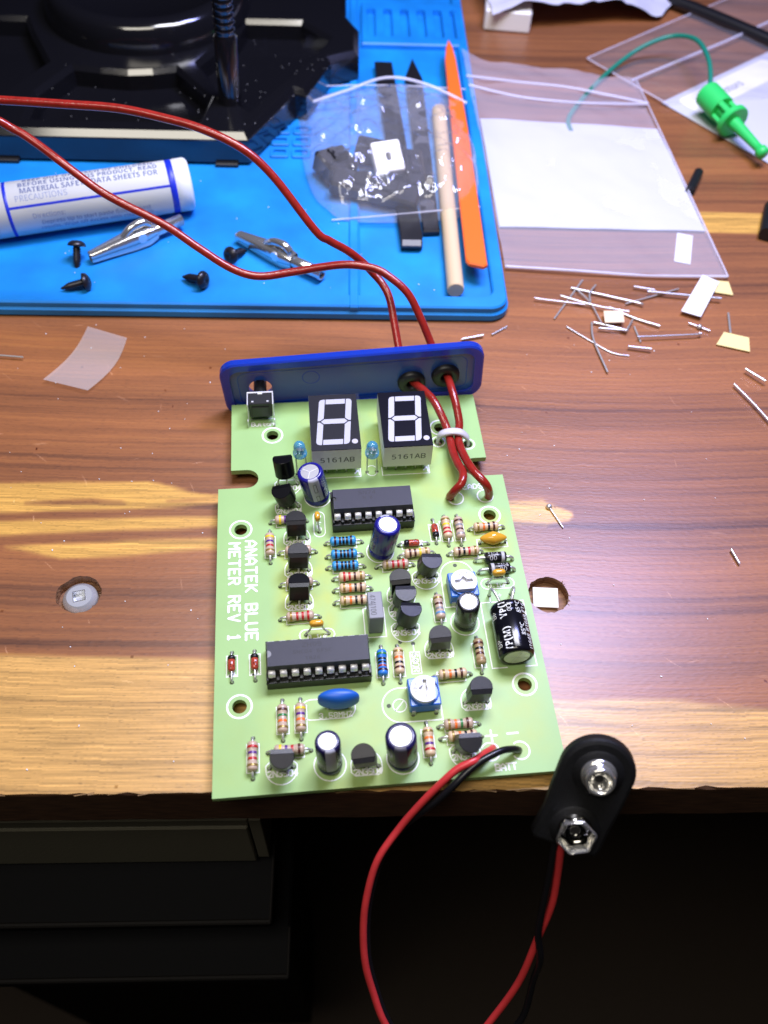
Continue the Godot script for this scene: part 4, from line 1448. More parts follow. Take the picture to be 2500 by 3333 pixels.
func build_chips(board: Node3D) -> void:
	# left end, near edge of the socket, pins a side, chip marks
	for q in [[28.35, 15.65, 8, ["SN74", "N 8"], "upper chip in its socket behind the leaning blue capacitor"], [11.6, 56.4, 9, ["ZH09", "SNC04 8FSC", "1826"], "lower chip in its socket, pale pins in front"]]:
		var pins: int = q[2]
		var length := pins * 2.54 + (0.0 if pins == 8 else 0.05)
		var mid := Vector3(q[0] + length * 0.5, 0, q[1] - 5.08)
		var X := Transform3D(Basis(Vector3.UP, 0.008), mid)
		var hl := length * 0.5
		# socket: two rails with slots, two cross bars
		var s := Shape.new()
		for e in [-1.0, 1.0]:
			s.box(Vector3(length, 2.9, 2.55), Vector3(0, 1.75, e * 3.8), 0.12)
			s.box(Vector3(length + 0.15, 0.35, 0.3), Vector3(0, 3.15, e * 5.0), 0.08)
			for k in pins + 1:
				s.box(Vector3(0.75 if k > 0 and k < pins else 0.6, 1.15, 2.0), Vector3(clampf(-hl + 2.54 * k, -hl + 0.3, hl - 0.3), 3.6, e * 3.75), 0.08)
			s.box(Vector3(2.2, 2.9, 5.2), Vector3(e * (hl - 1.1), 1.75, 0), 0.1)
		var o := put("chip_socket", s, M.socket, board, X)
		# chip body with draft on its four sides, a notch at its left end
		s = Shape.new()
		var cl := hl - 0.25
		var top := PackedVector2Array([Vector2(cl - 0.25, -2.95), Vector2(cl - 0.25, 2.95), Vector2(-cl + 0.25, 2.95), Vector2(-cl + 0.25, 0.8)])
		top.append_array(circle(Vector2(-cl + 0.25, 0), 0.8, 8, PI * 0.5, -PI * 0.5))
		top.append(Vector2(-cl + 0.25, -2.95))
		s.cap(top, 7.3, 1.0)
		var t4 := PackedVector2Array([Vector2(cl - 0.25, -2.95), Vector2(cl - 0.25, 2.95), Vector2(-cl + 0.25, 2.95), Vector2(-cl + 0.25, -2.95)])
		var m4 := PackedVector2Array([Vector2(cl, -3.2), Vector2(cl, 3.2), Vector2(-cl, 3.2), Vector2(-cl, -3.2)])
		s.skirt(m4, 5.6, t4, 7.3, 0.1)
		s.skirt(m4, 5.55, PackedVector2Array([Vector2(cl - 0.2, -3.0), Vector2(cl - 0.2, 3.0), Vector2(-cl + 0.2, 3.0), Vector2(-cl + 0.2, -3.0)]), 3.9, -0.1)
		var chip := put("chip", s, M.chip_face, board, X)
		chip.set_meta("label", q[4])
		s = Shape.new()
		s.cap(circle(Vector2(-cl + 0.3, 0), 0.85, 10, PI * 0.5, -PI * 0.5), 7.31 if pins == 9 else 7.05, 1.0)
		put("pin_one_notch", s, M.chip_notch if pins == 9 else M.mould_dark, chip)
		s = Shape.new()
		for k in q[3].size():
			letters(s, q[3][k], 1.5 if k == 0 else 1.15, func(tx: float, ty: float) -> Vector3: return Vector3(tx - 1.2, 7.32, -ty - 1.6 + k * 1.6), func(_x: float, _y: float) -> Vector3: return Vector3.UP, "Droid Sans Mono", false, 1.25)
		put("printed_code", s, M.chip_ink, chip)
		s = Shape.new()
		var bend := []
		for q2 in [[-0.1, 5.72], [0.45, 5.72], [0.75, 5.66], [0.98, 5.5], [1.12, 5.25], [1.2, 4.9], [1.24, 4.3], [0.95, 4.3]]:
			bend.append(PackedVector3Array([Vector3(-0.76, q2[1] - 0.08, q2[0] - 0.05), Vector3(-0.68, q2[1], q2[0]), Vector3(0.68, q2[1], q2[0]), Vector3(0.76, q2[1] - 0.08, q2[0] - 0.05)]))
		s.grid(bend, false, Vector3(0, 0.6, 0.8))
		s.box(Vector3(0.55, 2.6, 0.26), Vector3(0, 3.9, 0.7), 0.05)
		var pin_mesh := s.mesh()
		for e in [-1.0, 1.0]:
			for k in pins:
				put("pin", pin_mesh, M.pin_metal, chip, Transform3D(Basis(Vector3.UP, 0.0 if e > 0.0 else PI), Vector3(-hl + 1.27 + 2.54 * k, 0, e * 3.0)))
	# front face of the lower socket carries nothing; a few scratches are print on the upper chip


func build_displays(board: Node3D, pads: Array) -> void:
	var n := 0
	for x0 in [24.25, 42.45]:
		# origin: far left top corner of the face
		var o := Shape.new()
		o.box(Vector3(12.5, 7.7, 18.9), Vector3(6.25, -4.1, 9.45), 0.12)
		var X := Transform3D(Basis(), Vector3(x0, 11.1, -20.85))
		var d := put("seven_segment_display", o, M.display_grey, board, X)
		d.set_meta("label", "left digit display with peeling film" if n == 0 else "right digit display beside the red leads")
		var s := Shape.new()
		s.box(Vector3(12.5, 0.28, 18.9), Vector3(6.25, -0.14, 9.45), 0.06)
		put("face", s, M.display_face, d)
		var slant := func(u: float, v: float) -> Vector2: return Vector2(u + (9.4 - v) * 0.1, v)
		var segs := [
			[[3.75, 1.75], [8.75, 1.75], [8.75, 3.4], [3.75, 3.4]], [[3.75, 15.5], [8.75, 15.5], [8.75, 17.15], [3.75, 17.15]],
			[[2.0, 2.6], [2.3, 1.95], [2.9, 1.75], [3.5, 1.75], [3.5, 8.3], [2.6, 9.15], [2.0, 9.15]], [[2.0, 9.65], [2.6, 9.65], [3.5, 10.5], [3.5, 17.15], [2.9, 17.15], [2.3, 16.9], [2.0, 16.3]],
			[[9.0, 1.75], [9.6, 1.75], [10.2, 1.95], [10.5, 2.6], [10.5, 9.15], [9.9, 9.15], [9.0, 8.3]], [[9.0, 10.5], [9.9, 9.65], [10.5, 9.65], [10.5, 16.3], [10.2, 16.9], [9.6, 17.15], [9.0, 17.15]],
			[[2.85, 9.4], [3.65, 8.6], [8.85, 8.6], [9.65, 9.4], [8.85, 10.2], [3.65, 10.2]],
		]
		for g in segs:
			var poly := PackedVector2Array()
			for q in g:
				poly.append(slant.call(q[0], q[1]))
			s = Shape.new()
			s.prism(poly, -0.05, 0.03)
			put("segment", s, M.segment, d)
		s = Shape.new()
		s.prism(circle(Vector2(11.05, 16.4), 0.78, 18), -0.05, 0.03)
		put("decimal_point", s, M.segment_dot, d)
		s = Shape.new()
		letters(s, "5161AB", 2.55, func(tx: float, ty: float) -> Vector3: return Vector3(6.45 + tx, -4.0 + ty, 18.94), func(_x: float, _y: float) -> Vector3: return Vector3.BACK, "Droid Sans Mono", false, 0.98)
		put("printed_code", s, M.ink, d)
		for k in 5:
			for row in [17.1, 1.8]:
				s = Shape.new()
				s.box(Vector3(0.5, 4.6, 0.3), Vector3(1.17 + 2.54 * k, -9.6, row), 0.05)
				put("pin", s, M.lead, d)
		if n == 0:
			# clear film coming off the left face
			s = Shape.new()
			var rows := []
			for i in 11:
				var row := PackedVector3Array()
				for j in 9:
					var u := j / 8.0
					var v := i / 10.0
					var curl := maxf(0.0, v - 0.82) * 3.5 + maxf(0.0, u - 0.85) * 2.0
					row.append(Vector3(-0.1 + 13.3 * u, 0.12 + 0.06 * sin(7.0 * u + 5.0 * v) + curl * 0.55, 0.1 + 19.35 * v + 0.15 * sin(9.0 * u)))
				rows.append(row)
			s.grid(rows, false, Vector3.UP)
			put("protective_film", s, M.film, d)
		n += 1

	# two small blue lamps of the indicator kind, on long legs
	for q in [[Vector3(21.6, 0, -3.8), Vector3(21.35, 8.0, -3.6)], [Vector3(39.75, 0, -3.2), Vector3(39.55, 7.96, -2.6)]]:
		var X := frame(q[1], q[1] - q[0])
		var s := Shape.new()
		s.lathe([Vector2(0, 0), Vector2(1.75, 0), Vector2(1.8, 0.1), Vector2(1.8, 0.85), Vector2(1.52, 0.95), Vector2(1.5, 3.0), Vector2(1.4, 3.6), Vector2(1.12, 4.15), Vector2(0.6, 4.5), Vector2(0, 4.6)], 24)
		var o := put("blue_led", s, M.led, board, X)
		s = Shape.new()
		s.box(Vector3(0.9, 1.6, 0.5), Vector3(0.5, 0.9, 0), 0.05)
		s.lathe([Vector2(0.2, 1.5), Vector2(0.75, 2.2), Vector2(0.8, 2.3)], 12)
		s.box(Vector3(0.4, 1.6, 0.25), Vector3(-0.6, 0.9, 0), 0.05)
		put("lead_frame", s, M.lead, o)
		for k in [-1.27, 1.27]:
			s = Shape.new()
			var bottom: Vector3 = X.affine_inverse() * (q[0] + Vector3(k, -0.8, 0))
			s.tube([Vector3(k * 0.9, 0.1, 0), Vector3(k * 0.95, -2, 0), bottom], 0.22, 6)
			put("leg", s, M.lead, o)
			pads.append(Vector2(q[0].x + k, q[0].z))

	# push button lying towards the end panel
	var s := Shape.new()
	s.box(Vector3(6.0, 5.2, 4.0), Vector3(11.4, 4.5, -24.4), 0.15)
	s.box(Vector3(4.6, 3.6, 0.4), Vector3(11.4, 4.3, -22.3), 0.15)
	var button := put("push_button", s, M.button_black, board)
	s = Shape.new()
	s.X = Transform3D(Basis(Vector3.RIGHT, -PI * 0.5), Vector3(11.4, 5.2, -26.2))
	s.lathe([Vector2(1.75, 0), Vector2(1.75, 6.6), Vector2(1.6, 6.9), Vector2(0, 6.95)], 20, false)
	put("plunger", s, M.button_black, button)
	s = Shape.new()
	for e in [-1.0, 1.0]:
		s.box(Vector3(0.3, 4.2, 4.6), Vector3(11.4 + 3.35 * e, 5.1, -24.4), 0.08)
		s.box(Vector3(0.3, 1.6, 1.3), Vector3(11.4 + 3.4 * e, 2.4, -22.6), 0.08)
		s.box(Vector3(0.3, 4.2, 0.8), Vector3(11.4 + 3.55 * e, 0.4, -21.0), 0.06)
		s.box(Vector3(0.6, 0.5, 0.5), Vector3(11.4 + 2.0 * e, 7.1, -23.2), 0.1)
	s.box(Vector3(7.0, 0.3, 0.5), Vector3(11.4, 7.2, -26.5), 0.08)
	s.box(Vector3(1.3, 0.4, 0.9), Vector3(11.4, 7.2, -26.2), 0.1)
	s.box(Vector3(7.0, 4.0, 0.3), Vector3(11.4, 5.2, -26.7), 0.08)
	put("metal_bracket", s, M.pin_metal, button)


func build_trimmers(board: Node3D, pads: Array) -> void:
	for q in [[Vector3(57.85, 0, 35.0), 0.0, "201", "upper trimmer, slot across"], [Vector3(45.4, 0, 61.2), 1.45, "103", "lower trimmer, slot pointing to the viewer"]]:
		var s := Shape.new()
		var X := Transform3D(Basis(Vector3.UP, 0.02), q[0])
		s.box(Vector3(6.7, 3.4, 6.6), Vector3(0, 2.5, 0), 0.25)
		s.lathe([Vector2(3.28, 4.15), Vector2(3.28, 4.7), Vector2(3.05, 4.75)], 30, false)
		var o := put("trimmer", s, M.trimmer_blue, board, X)
		o.set_meta("label", q[3])
		# white rotor with one flat side and a slot
		var disc := PackedVector2Array(circle(Vector2.ZERO, 3.1, 30, PI * 0.5 + 0.75, PI * 2.5 - 0.75))
		var s2 := Shape.new()
		var slot := PackedVector2Array([Vector2(-2.1, -0.42), Vector2(-0.85, -0.42), Vector2(0.0, -1.35), Vector2(0.85, -0.42), Vector2(2.1, -0.42), Vector2(2.1, 0.42), Vector2(0.8, 0.42), Vector2(0.4, 0.62), Vector2(-0.4, 0.62), Vector2(-0.8, 0.42), Vector2(-2.1, 0.42)])
		s2.prism(disc, 4.3, 5.6, 0.0, [slot])
		s2.skirt(disc, 5.6, Shape.inset(disc, 0.05), 5.62, 1.0)
		var R := Transform3D(Basis(Vector3.UP, q[1]), Vector3.ZERO)
		var rotor := put("rotor", s2, M.rotor, o, R)
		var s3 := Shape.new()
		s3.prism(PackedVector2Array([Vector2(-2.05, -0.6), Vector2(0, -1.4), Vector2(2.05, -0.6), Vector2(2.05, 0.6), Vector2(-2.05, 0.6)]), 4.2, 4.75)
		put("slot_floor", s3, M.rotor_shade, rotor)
		var s4 := Shape.new()
		var text: String = q[2]
		for k in 3:
			var a := -0.42 + 0.42 * k
			letters(s4, text[k], 1.05, func(tx: float, ty: float) -> Vector3:
				var v := Vector2(tx, -2.15 - ty + 0.1).rotated(a)
				return Vector3(v.x, 5.63, v.y), func(_x: float, _y: float) -> Vector3: return Vector3.UP)
		put("printed_code", s4, M.ink, rotor)
		for k in [Vector2(-2.5, 3.4), Vector2(2.5, 3.4), Vector2(0, -3.4)]:
			var f := Shape.new()
			f.box(Vector3(0.9, 2.6, 0.35), Vector3(k.x, 0.4, k.y), 0.05)
			put("leg", f, M.lead, o)
			pads.append(Vector2(q[0].x + k.x, q[0].z + k.y))


# ------------------------------------------------------------------ round the board
func build_panel(board: Node3D) -> void:
	var roll := deg_to_rad(3.2)
	var panel := thing("end_panel", "translucent blue plastic end panel standing behind the circuit board", "panel")
	panel.transform = board.transform * Transform3D(Basis(Vector3.BACK, roll), Vector3(36.9, 6.3, -31.0) * MM)
	var local := func(bx: float, by: float) -> Vector2:
		var v := Vector2(bx - 36.9, by - 6.3).rotated(-roll)
		return Vector2(v.x, -v.y)
	var turn := Transform3D(Basis(Vector3.RIGHT, PI * 0.5), Vector3.ZERO)
	var b_hole: PackedVector2Array = circle(local.call(11.5, 4.9), 3.2, 26)
	var g0: Vector2 = local.call(52.9, 5.1)
	var g1: Vector2 = local.call(62.2, 7.2)
	var s := Shape.new()
	s.X = turn
	var outer := rounded(Vector2.ZERO, Vector2(35.7, 9.7), 4.6, 8)
	var inner := rounded(Vector2.ZERO, Vector2(33.2, 7.3), 3.0, 8)
	s.prism(inner, -0.8, 0.7, 0.0, [b_hole, circle(g0, 2.6, 22), circle(g1, 2.6, 22)])
	put("plate", s, M.panel, panel)
	s = Shape.new()
	s.X = turn
	s.cap(Shape.inset(outer, 0.4), 1.3, 1.0, [inner])
	s.cap(Shape.inset(outer, 0.4), -1.3, -1.0, [inner])
	s.wall(outer, -0.9, 0.9, false, true)
	s.skirt(outer, 0.9, Shape.inset(outer, 0.4), 1.3, 1.0)
	s.skirt(outer, -0.9, Shape.inset(outer, 0.4), -1.3, -1.0)
	s.wall(inner, -1.3, 1.3, true, true)
	put("rim", s, M.panel_rim, panel)
	s = Shape.new()
	s.X = turn
	s.stroke(rounded(Vector2.ZERO, Vector2(31.2, 5.9), 2.4, 8), 0.35, 0.74, true)
	s.stroke(circle(local.call(25.3, 8.3), 2.3, 24), 0.3, 0.74, true)
	put("moulding_line", s, M.panel_rim, panel)
	for g in [g0, g1]:
		s = Shape.new()
		s.X = turn * Transform3D(Basis(), Vector3(g.x, 0, g.y))
		s.lathe([Vector2(1.3, -2.2), Vector2(3.0, -2.2), Vector2(3.8, -1.6), Vector2(3.9, -0.8), Vector2(3.9, 1.0), Vector2(3.7, 1.9), Vector2(3.0, 2.3), Vector2(1.7, 2.3), Vector2(1.3, 1.8), Vector2(1.3, -2.2)], 28)
		put("grommet", s, M.rubber, panel)


func build_leads() -> void:
	var a := [Vector3(59.5, 4.0, 1.9), Vector3(59.3, 6.0, 2.9), Vector3(60.2, 8.7, 3.2), Vector3(61.8, 10.5, 2.1), Vector3(62.3, 10.5, -1.1), Vector3(61.4, 9.5, -4.9), Vector3(60.5, 8.1, -10.5), Vector3(60.2, 7.7, -15.1), Vector3(59.2, 8.7, -18.9), Vector3(57.8, 10.1, -22.0), Vector3(56.1, 11.0, -25.6), Vector3(53.7, 10.9, -29.4), Vector3(50.6, 9.6, -34.8), Vector3(47.9, 12.0, -40.2),
		Vector3(46.3, 16.2, -47.0), Vector3(44.7, 20.7, -54.6), Vector3(42.7, 24.2, -57.9), Vector3(40.0, 26.4, -60.2), Vector3(37.1, 28.9, -61.4), Vector3(32.8, 31.5, -61.9), Vector3(27.8, 34.9, -61.7), Vector3(24.1, 37.6, -62.3), Vector3(13.3, 48.6, -69.7), Vector3(5.3, 54.4, -73.1), Vector3(-5.3, 57.6, -76.6), Vector3(-16.1, 59.0, -79.3), Vector3(-26.9, 59.9, -81.3), Vector3(-39.8, 60.0, -82.4), Vector3(-57.0, 60.0, -83.7), Vector3(-69.8, 59.8, -84.3), Vector3(-100, 48, -96), Vector3(-140, 22, -112), Vector3(-180, 6.5, -120)]
	var b := [Vector3(69.4, 4.0, 1.9), Vector3(69.3, 6.0, 2.1), Vector3(68.5, 8.8, 2.1), Vector3(67.2, 10.3, 1.2), Vector3(65.0, 10.5, -1.9), Vector3(63.5, 9.5, -6.7), Vector3(62.6, 8.1, -12.4), Vector3(62.5, 7.7, -16.3), Vector3(62.9, 8.9, -19.5), Vector3(62.1, 11.1, -24.0), Vector3(61.0, 12.3, -29.4), Vector3(60.0, 11.7, -35.5), Vector3(57.0, 14.0, -41.2),
		Vector3(53.0, 20.7, -47.2), Vector3(49.3, 25.6, -51.7), Vector3(44.2, 28.4, -55.1), Vector3(39.9, 29.6, -57.0), Vector3(32.8, 29.9, -58.0), Vector3(25.2, 28.6, -58.3), Vector3(17.6, 27.5, -57.5), Vector3(8.7, 27.2, -55.9), Vector3(1.3, 28.8, -57.0), Vector3(-7.4, 33.1, -60.1), Vector3(-16.0, 37.6, -63.5), Vector3(-27.9, 42.1, -67.1), Vector3(-33.5, 44.5, -69.2), Vector3(-40.7, 48.9, -72.2), Vector3(-48.1, 52.6, -76.2), Vector3(-53.5, 55.1, -78.3), Vector3(-62.2, 58.0, -79.6), Vector3(-90, 51, -90), Vector3(-135, 24, -96), Vector3(-185, 6.5, -100)]
	# where the two cross, the first runs just under the second
	a[17] += Vector3(0, -1.6, -0.6)
	a[18] += Vector3(0, -1.4, -0.6)
	a[16] += Vector3(0, -1.2, -0.4)
	for k in 2:
		var s := Shape.new()
		s.tube(curve([a, b][k], 6), 1.1, 14)
		tag(put("test_lead", s, M.red_wire, self), ["glossy red test lead from the left grommet, the one passing over the black stand", "glossy red test lead from the right grommet, passing above the white tube"][k], "wire", "red test leads looping over the blue mat")
	var tie := thing("cable_tie", "milky white cable tie strapping both red leads to the board", "cable tie")
	var s := Shape.new()
	var path := curve([Vector3(57.2, 2.0, -16.3), Vector3(57.4, 6.2, -16.6), Vector3(58.3, 8.4, -16.1), Vector3(60.0, 9.5, -15.8), Vector3(61.6, 9.7, -15.7), Vector3(63.2, 9.2, -15.7), Vector3(64.8, 7.4, -15.8), Vector3(65.4, 5.6, -15.9), Vector3(65.5, 2.0, -15.8)], 6)
	var rows := []
	for i in path.size():
		var t: Vector3 = (path[mini(i + 1, path.size() - 1)] - path[maxi(i - 1, 0)]).normalized()
		var wide := Vector3(-0.07, 0, 1.0)
		var out := t.cross(wide).normalized() * -1.0
		var row := PackedVector3Array()
		for c in [[-1.1, -0.35], [-0.9, 0.4], [0.9, 0.4], [1.1, -0.35]]:
			row.append(path[i] + wide * c[0] + out * c[1])
		rows.append(row)
	s.grid(rows, true)
	put("strap", s, M.tie, tie)


func build_battery_clip() -> void:
	var clip := thing("battery_clip", "black vinyl nine-volt battery snap with red and black wires, hanging at the table edge", "battery clip")
	var s1 := Vector3(81.2, 20.4, 80.3)
	var s2 := Vector3(77.6, 10.6, 87.7)
	var up := (s1 - s2).normalized()
	var X := frame((s1 + s2) * 0.5, up, Vector3(-0.146, 0.619, 0.753))
	var turn := Transform3D(Basis(Vector3.RIGHT, PI * 0.5), Vector3.ZERO)
	# outline in x and -y of the snap
	var poly := PackedVector2Array(circle(Vector2(0, -6.2), 7.3, 22, PI, TAU))
	poly.append_array([Vector2(7.2, -1.5), Vector2(6.7, 4.5), Vector2(6.6, 9.6), Vector2(6.0, 11.4), Vector2(-6.6, 11.4), Vector2(-7.4, 10.4), Vector2(-6.9, 4.5), Vector2(-7.2, -1.5)])
	var s := Shape.new()
	s.X = turn
	var i1 := Shape.inset(poly, 0.9)
	s.wall(poly, -2.6, -0.9, false, true)
	s.skirt(poly, -0.9, Shape.inset(poly, 0.3), -0.3, 0.6, true)
	s.skirt(Shape.inset(poly, 0.3), -0.3, i1, 0.0, 1.0, true)
	s.cap(i1, 0.0, 1.0)
	s.cap(poly, -2.6, -1.0)
	put("cover", s, M.vinyl, clip, X)
	# raised pads under both terminals
	s = Shape.new()
	for c in [-6.35, 6.35]:
		s.X = turn * Transform3D(Basis(), Vector3(0, 0, c))
		s.lathe([Vector2(4.9, 0.0), Vector2(4.5, 0.35), Vector2(0, 0.4)], 30)
	put("terminal_pad", s, M.vinyl, clip, X)
	s = Shape.new()
	s.X = turn
	s.lathe([Vector2(3.4, 0.3), Vector2(3.4, 0.75), Vector2(3.1, 0.95), Vector2(2.75, 1.05), Vector2(2.65, 1.7), Vector2(2.85, 2.2), Vector2(2.95, 2.7), Vector2(2.8, 3.1), Vector2(2.5, 3.3), Vector2(2.2, 3.25), Vector2(2.05, 2.9), Vector2(1.9, 1.9), Vector2(0.8, 1.6)], 36)
	var st1 := put("round_terminal", s, M.nickel, clip, X * Transform3D(Basis(), Vector3(0, 6.35, 0)))
	s = Shape.new()
	s.X = turn
	s.cap(circle(Vector2.ZERO, 0.82, 14), 1.58, 1.0)
	put("rivet_hole", s, M.mould_dark, st1)
	s = Shape.new()
	for k in 5:
		s.X = turn * Transform3D(Basis(Vector3.UP, TAU * k / 5 + 0.3), Vector3.ZERO)
		s.box(Vector3(0.7, 0.25, 0.6), Vector3(1.4, 1.95, 0), 0.1)
	put("pressed_facet", s, M.nickel, st1)
	# the six-petalled one
	s = Shape.new()
	s.X = turn
	s.lathe([Vector2(3.4, 0.3), Vector2(3.0, 1.6), Vector2(2.9, 1.7), Vector2(2.3, 0.9), Vector2(1.5, 0.6), Vector2(1.1, 0.75), Vector2(0.95, 0.6)], 30)
	var st2 := put("petal_terminal", s, M.nickel_dark, clip, X * Transform3D(Basis(), Vector3(0, -6.35, 0)))
	s = Shape.new()
	var prof := [Vector2(3.3, 0.4), Vector2(3.4, 1.6), Vector2(3.75, 2.5), Vector2(4.05, 2.9), Vector2(4.0, 3.25), Vector2(3.7, 3.3), Vector2(3.4, 3.0), Vector2(3.15, 2.2), Vector2(3.0, 1.2)]
	var rows := []
	for p in prof:
		var row := PackedVector3Array()
		for q in [-0.5, -0.46, 0.0, 0.46, 0.5]:
			var a: float = q
			var rr: float = p.x * cos(PI / 6.0) / cos(a) * (1.0 if absf(a) < 0.48 else 0.985)
			row.append(Vector3(rr * cos(a), p.y - (0.0 if absf(a) < 0.48 else 0.12), rr * sin(a)))
		rows.append(row)
	s.grid(rows, false, Vector3(1, 0.6, 0))
	var petal := s.mesh()
	for k in 6:
		put("petal", petal, M.nickel, st2, turn * Transform3D(Basis(Vector3.UP, TAU * k / 6.0), Vector3.ZERO))
	s = Shape.new()
	s.X = turn
	s.cap(circle(Vector2.ZERO, 0.95, 14), 0.63, 1.0)
	put("rivet_hole", s, M.mould_dark, st2)
	var red := [Vector3(64.3, 4.0, 68.7), Vector3(63.3, 5.7, 69.9), Vector3(61.7, 7.1, 71.2), Vector3(59.3, 9.0, 73.3), Vector3(55.8, 8.1, 74.7), Vector3(52.4, 5.6, 76.9), Vector3(48.2, 0.6, 79.7), Vector3(44.0, -4.6, 83.1), Vector3(39.6, -9.2, 88.2), Vector3(37.4, -16.0, 94.1), Vector3(36.8, -22.3, 99.2), Vector3(37.3, -28.6, 104.6), Vector3(39.0, -34.4, 109.2), Vector3(41.9, -40.9, 115.0), Vector3(48.1, -48.9, 121.4), Vector3(57.2, -52.2, 123.1), Vector3(65.3, -43.5, 115.1), Vector3(71.1, -32.1, 108.4), Vector3(74.0, -19.6, 101.7), Vector3(76.0, -11.1, 96.9), Vector3(76.2, -2.8, 92.6), Vector3(75.9, 3.0, 90.3), Vector3(76.0, 6.5, 88.6)]
	# the black wire runs alongside, then behind the red one, and parts from it below the snap
	var black := [Vector3(69.8, 4.0, 69.3), Vector3(69.2, 5.7, 69.8), Vector3(67.7, 7.1, 70.2), Vector3(65.1, 8.5, 71.1), Vector3(61.1, 8.8, 73.1), Vector3(58.1, 8.0, 75.0), Vector3(54.9, 6.0, 77.5), Vector3(51.4, 2.0, 79.6)]
	for i in range(7, 15):
		black.append(red[i] + Vector3(lerpf(1.1, 0.45, (i - 7) / 7.0), -1.45, -1.0))
	black.append_array([Vector3(57.3, -54.4, 121.8), Vector3(67.0, -49.0, 118.0), Vector3(72.9, -43.4, 114.4), Vector3(74.4, -31.6, 107.9), Vector3(74.6, -22.8, 105.4), Vector3(73.6, -16.8, 101.5), Vector3(73.8, -10.8, 98.0), Vector3(74.4, -2.4, 93.0), Vector3(74.6, 4.0, 89.4), Vector3(75.0, 7.0, 88.0)])
	s = Shape.new()
	s.tube(curve(red, 6), 0.8, 12)
	put("red_wire", s, M.red_wire_bright, clip)
	s = Shape.new()
	s.tube(curve(black, 6), 0.75, 12)
	put("black_wire", s, M.black_wire, clip)


func build_mat() -> void:
	var m := thing("silicone_mat", "bright blue silicone work mat with moulded tray and slots behind the board", "work mat")
	var s := Shape.new()
	var outline := PackedVector2Array([Vector2(-220, -69.2), Vector2(-220, -360), Vector2(82.6, -360)])
	outline.append_array(circle(Vector2(76.6, -75.4), 6.3, 8, 0.0, PI * 0.5))
	s.prism(outline, 0.02, 3.3, 0.7)
	put("base", s, M.mat_blue, m)
	s = Shape.new()
	# frame round the tray, and the work field left of it
	var field := PackedVector2Array([Vector2(-219.5, -70.2), Vector2(-219.5, -359.5), Vector2(36.8, -359.5), Vector2(36.8, -70.2)])
	s.prism(field, 3.0, 4.8, 0.5)
	put("work_field", s, M.mat_blue, m)
	s = Shape.new()
	s.box(Vector3(3.4, 2.4, 290), Vector3(34.8, 4.3, -214.5), 0.6)
	put("ridge", s, M.mat_blue, m)
	s = Shape.new()
	var rim := PackedVector2Array([Vector2(-219, -69.8), Vector2(-219, -75.2), Vector2(74.6, -75.2)])
	rim.append_array(circle(Vector2(74.6, -78.6), 3.4, 6, PI * 0.5, 0.0))
	rim.append_array([Vector2(78.0, -359), Vector2(82.2, -359)])
	rim.append_array(circle(Vector2(76.6, -75.4), 5.6, 8, 0.0, PI * 0.5))
	s.prism(rim, 3.0, 5.3, 0.5)
	put("rim", s, M.mat_blue, m)
	s = Shape.new()
	var slots := []
	for i in 6:
		slots.append(rounded(Vector2(42.4 + 7.15 * i, -249), Vector2(1.9, 12.5), 1.8, 5))
	s.prism(rect(38.2, -268, 79.0, -231), 3.0, 5.6, 0.5, slots)
	put("slot_block", s, M.mat_blue, m)
	s = Shape.new()
	for i in 2:
		for k in 3:
			s.prism(rounded(Vector2(8.4 + 7.6 * i, -150.5 - 7.5 * k), Vector2(3.3, 2.6), 0.9, 3), 4.6, 5.7, 0.25, [rounded(Vector2(8.4 + 7.6 * i, -150.5 - 7.5 * k), Vector2(2.3, 1.6), 0.6, 3)])
	for i in 3:
		s.box(Vector3(200, 0.3, 0.6), Vector3(-80, 4.85, -230 - 20 * i), 0.1)
	put("embossing", s, M.mat_blue, m)


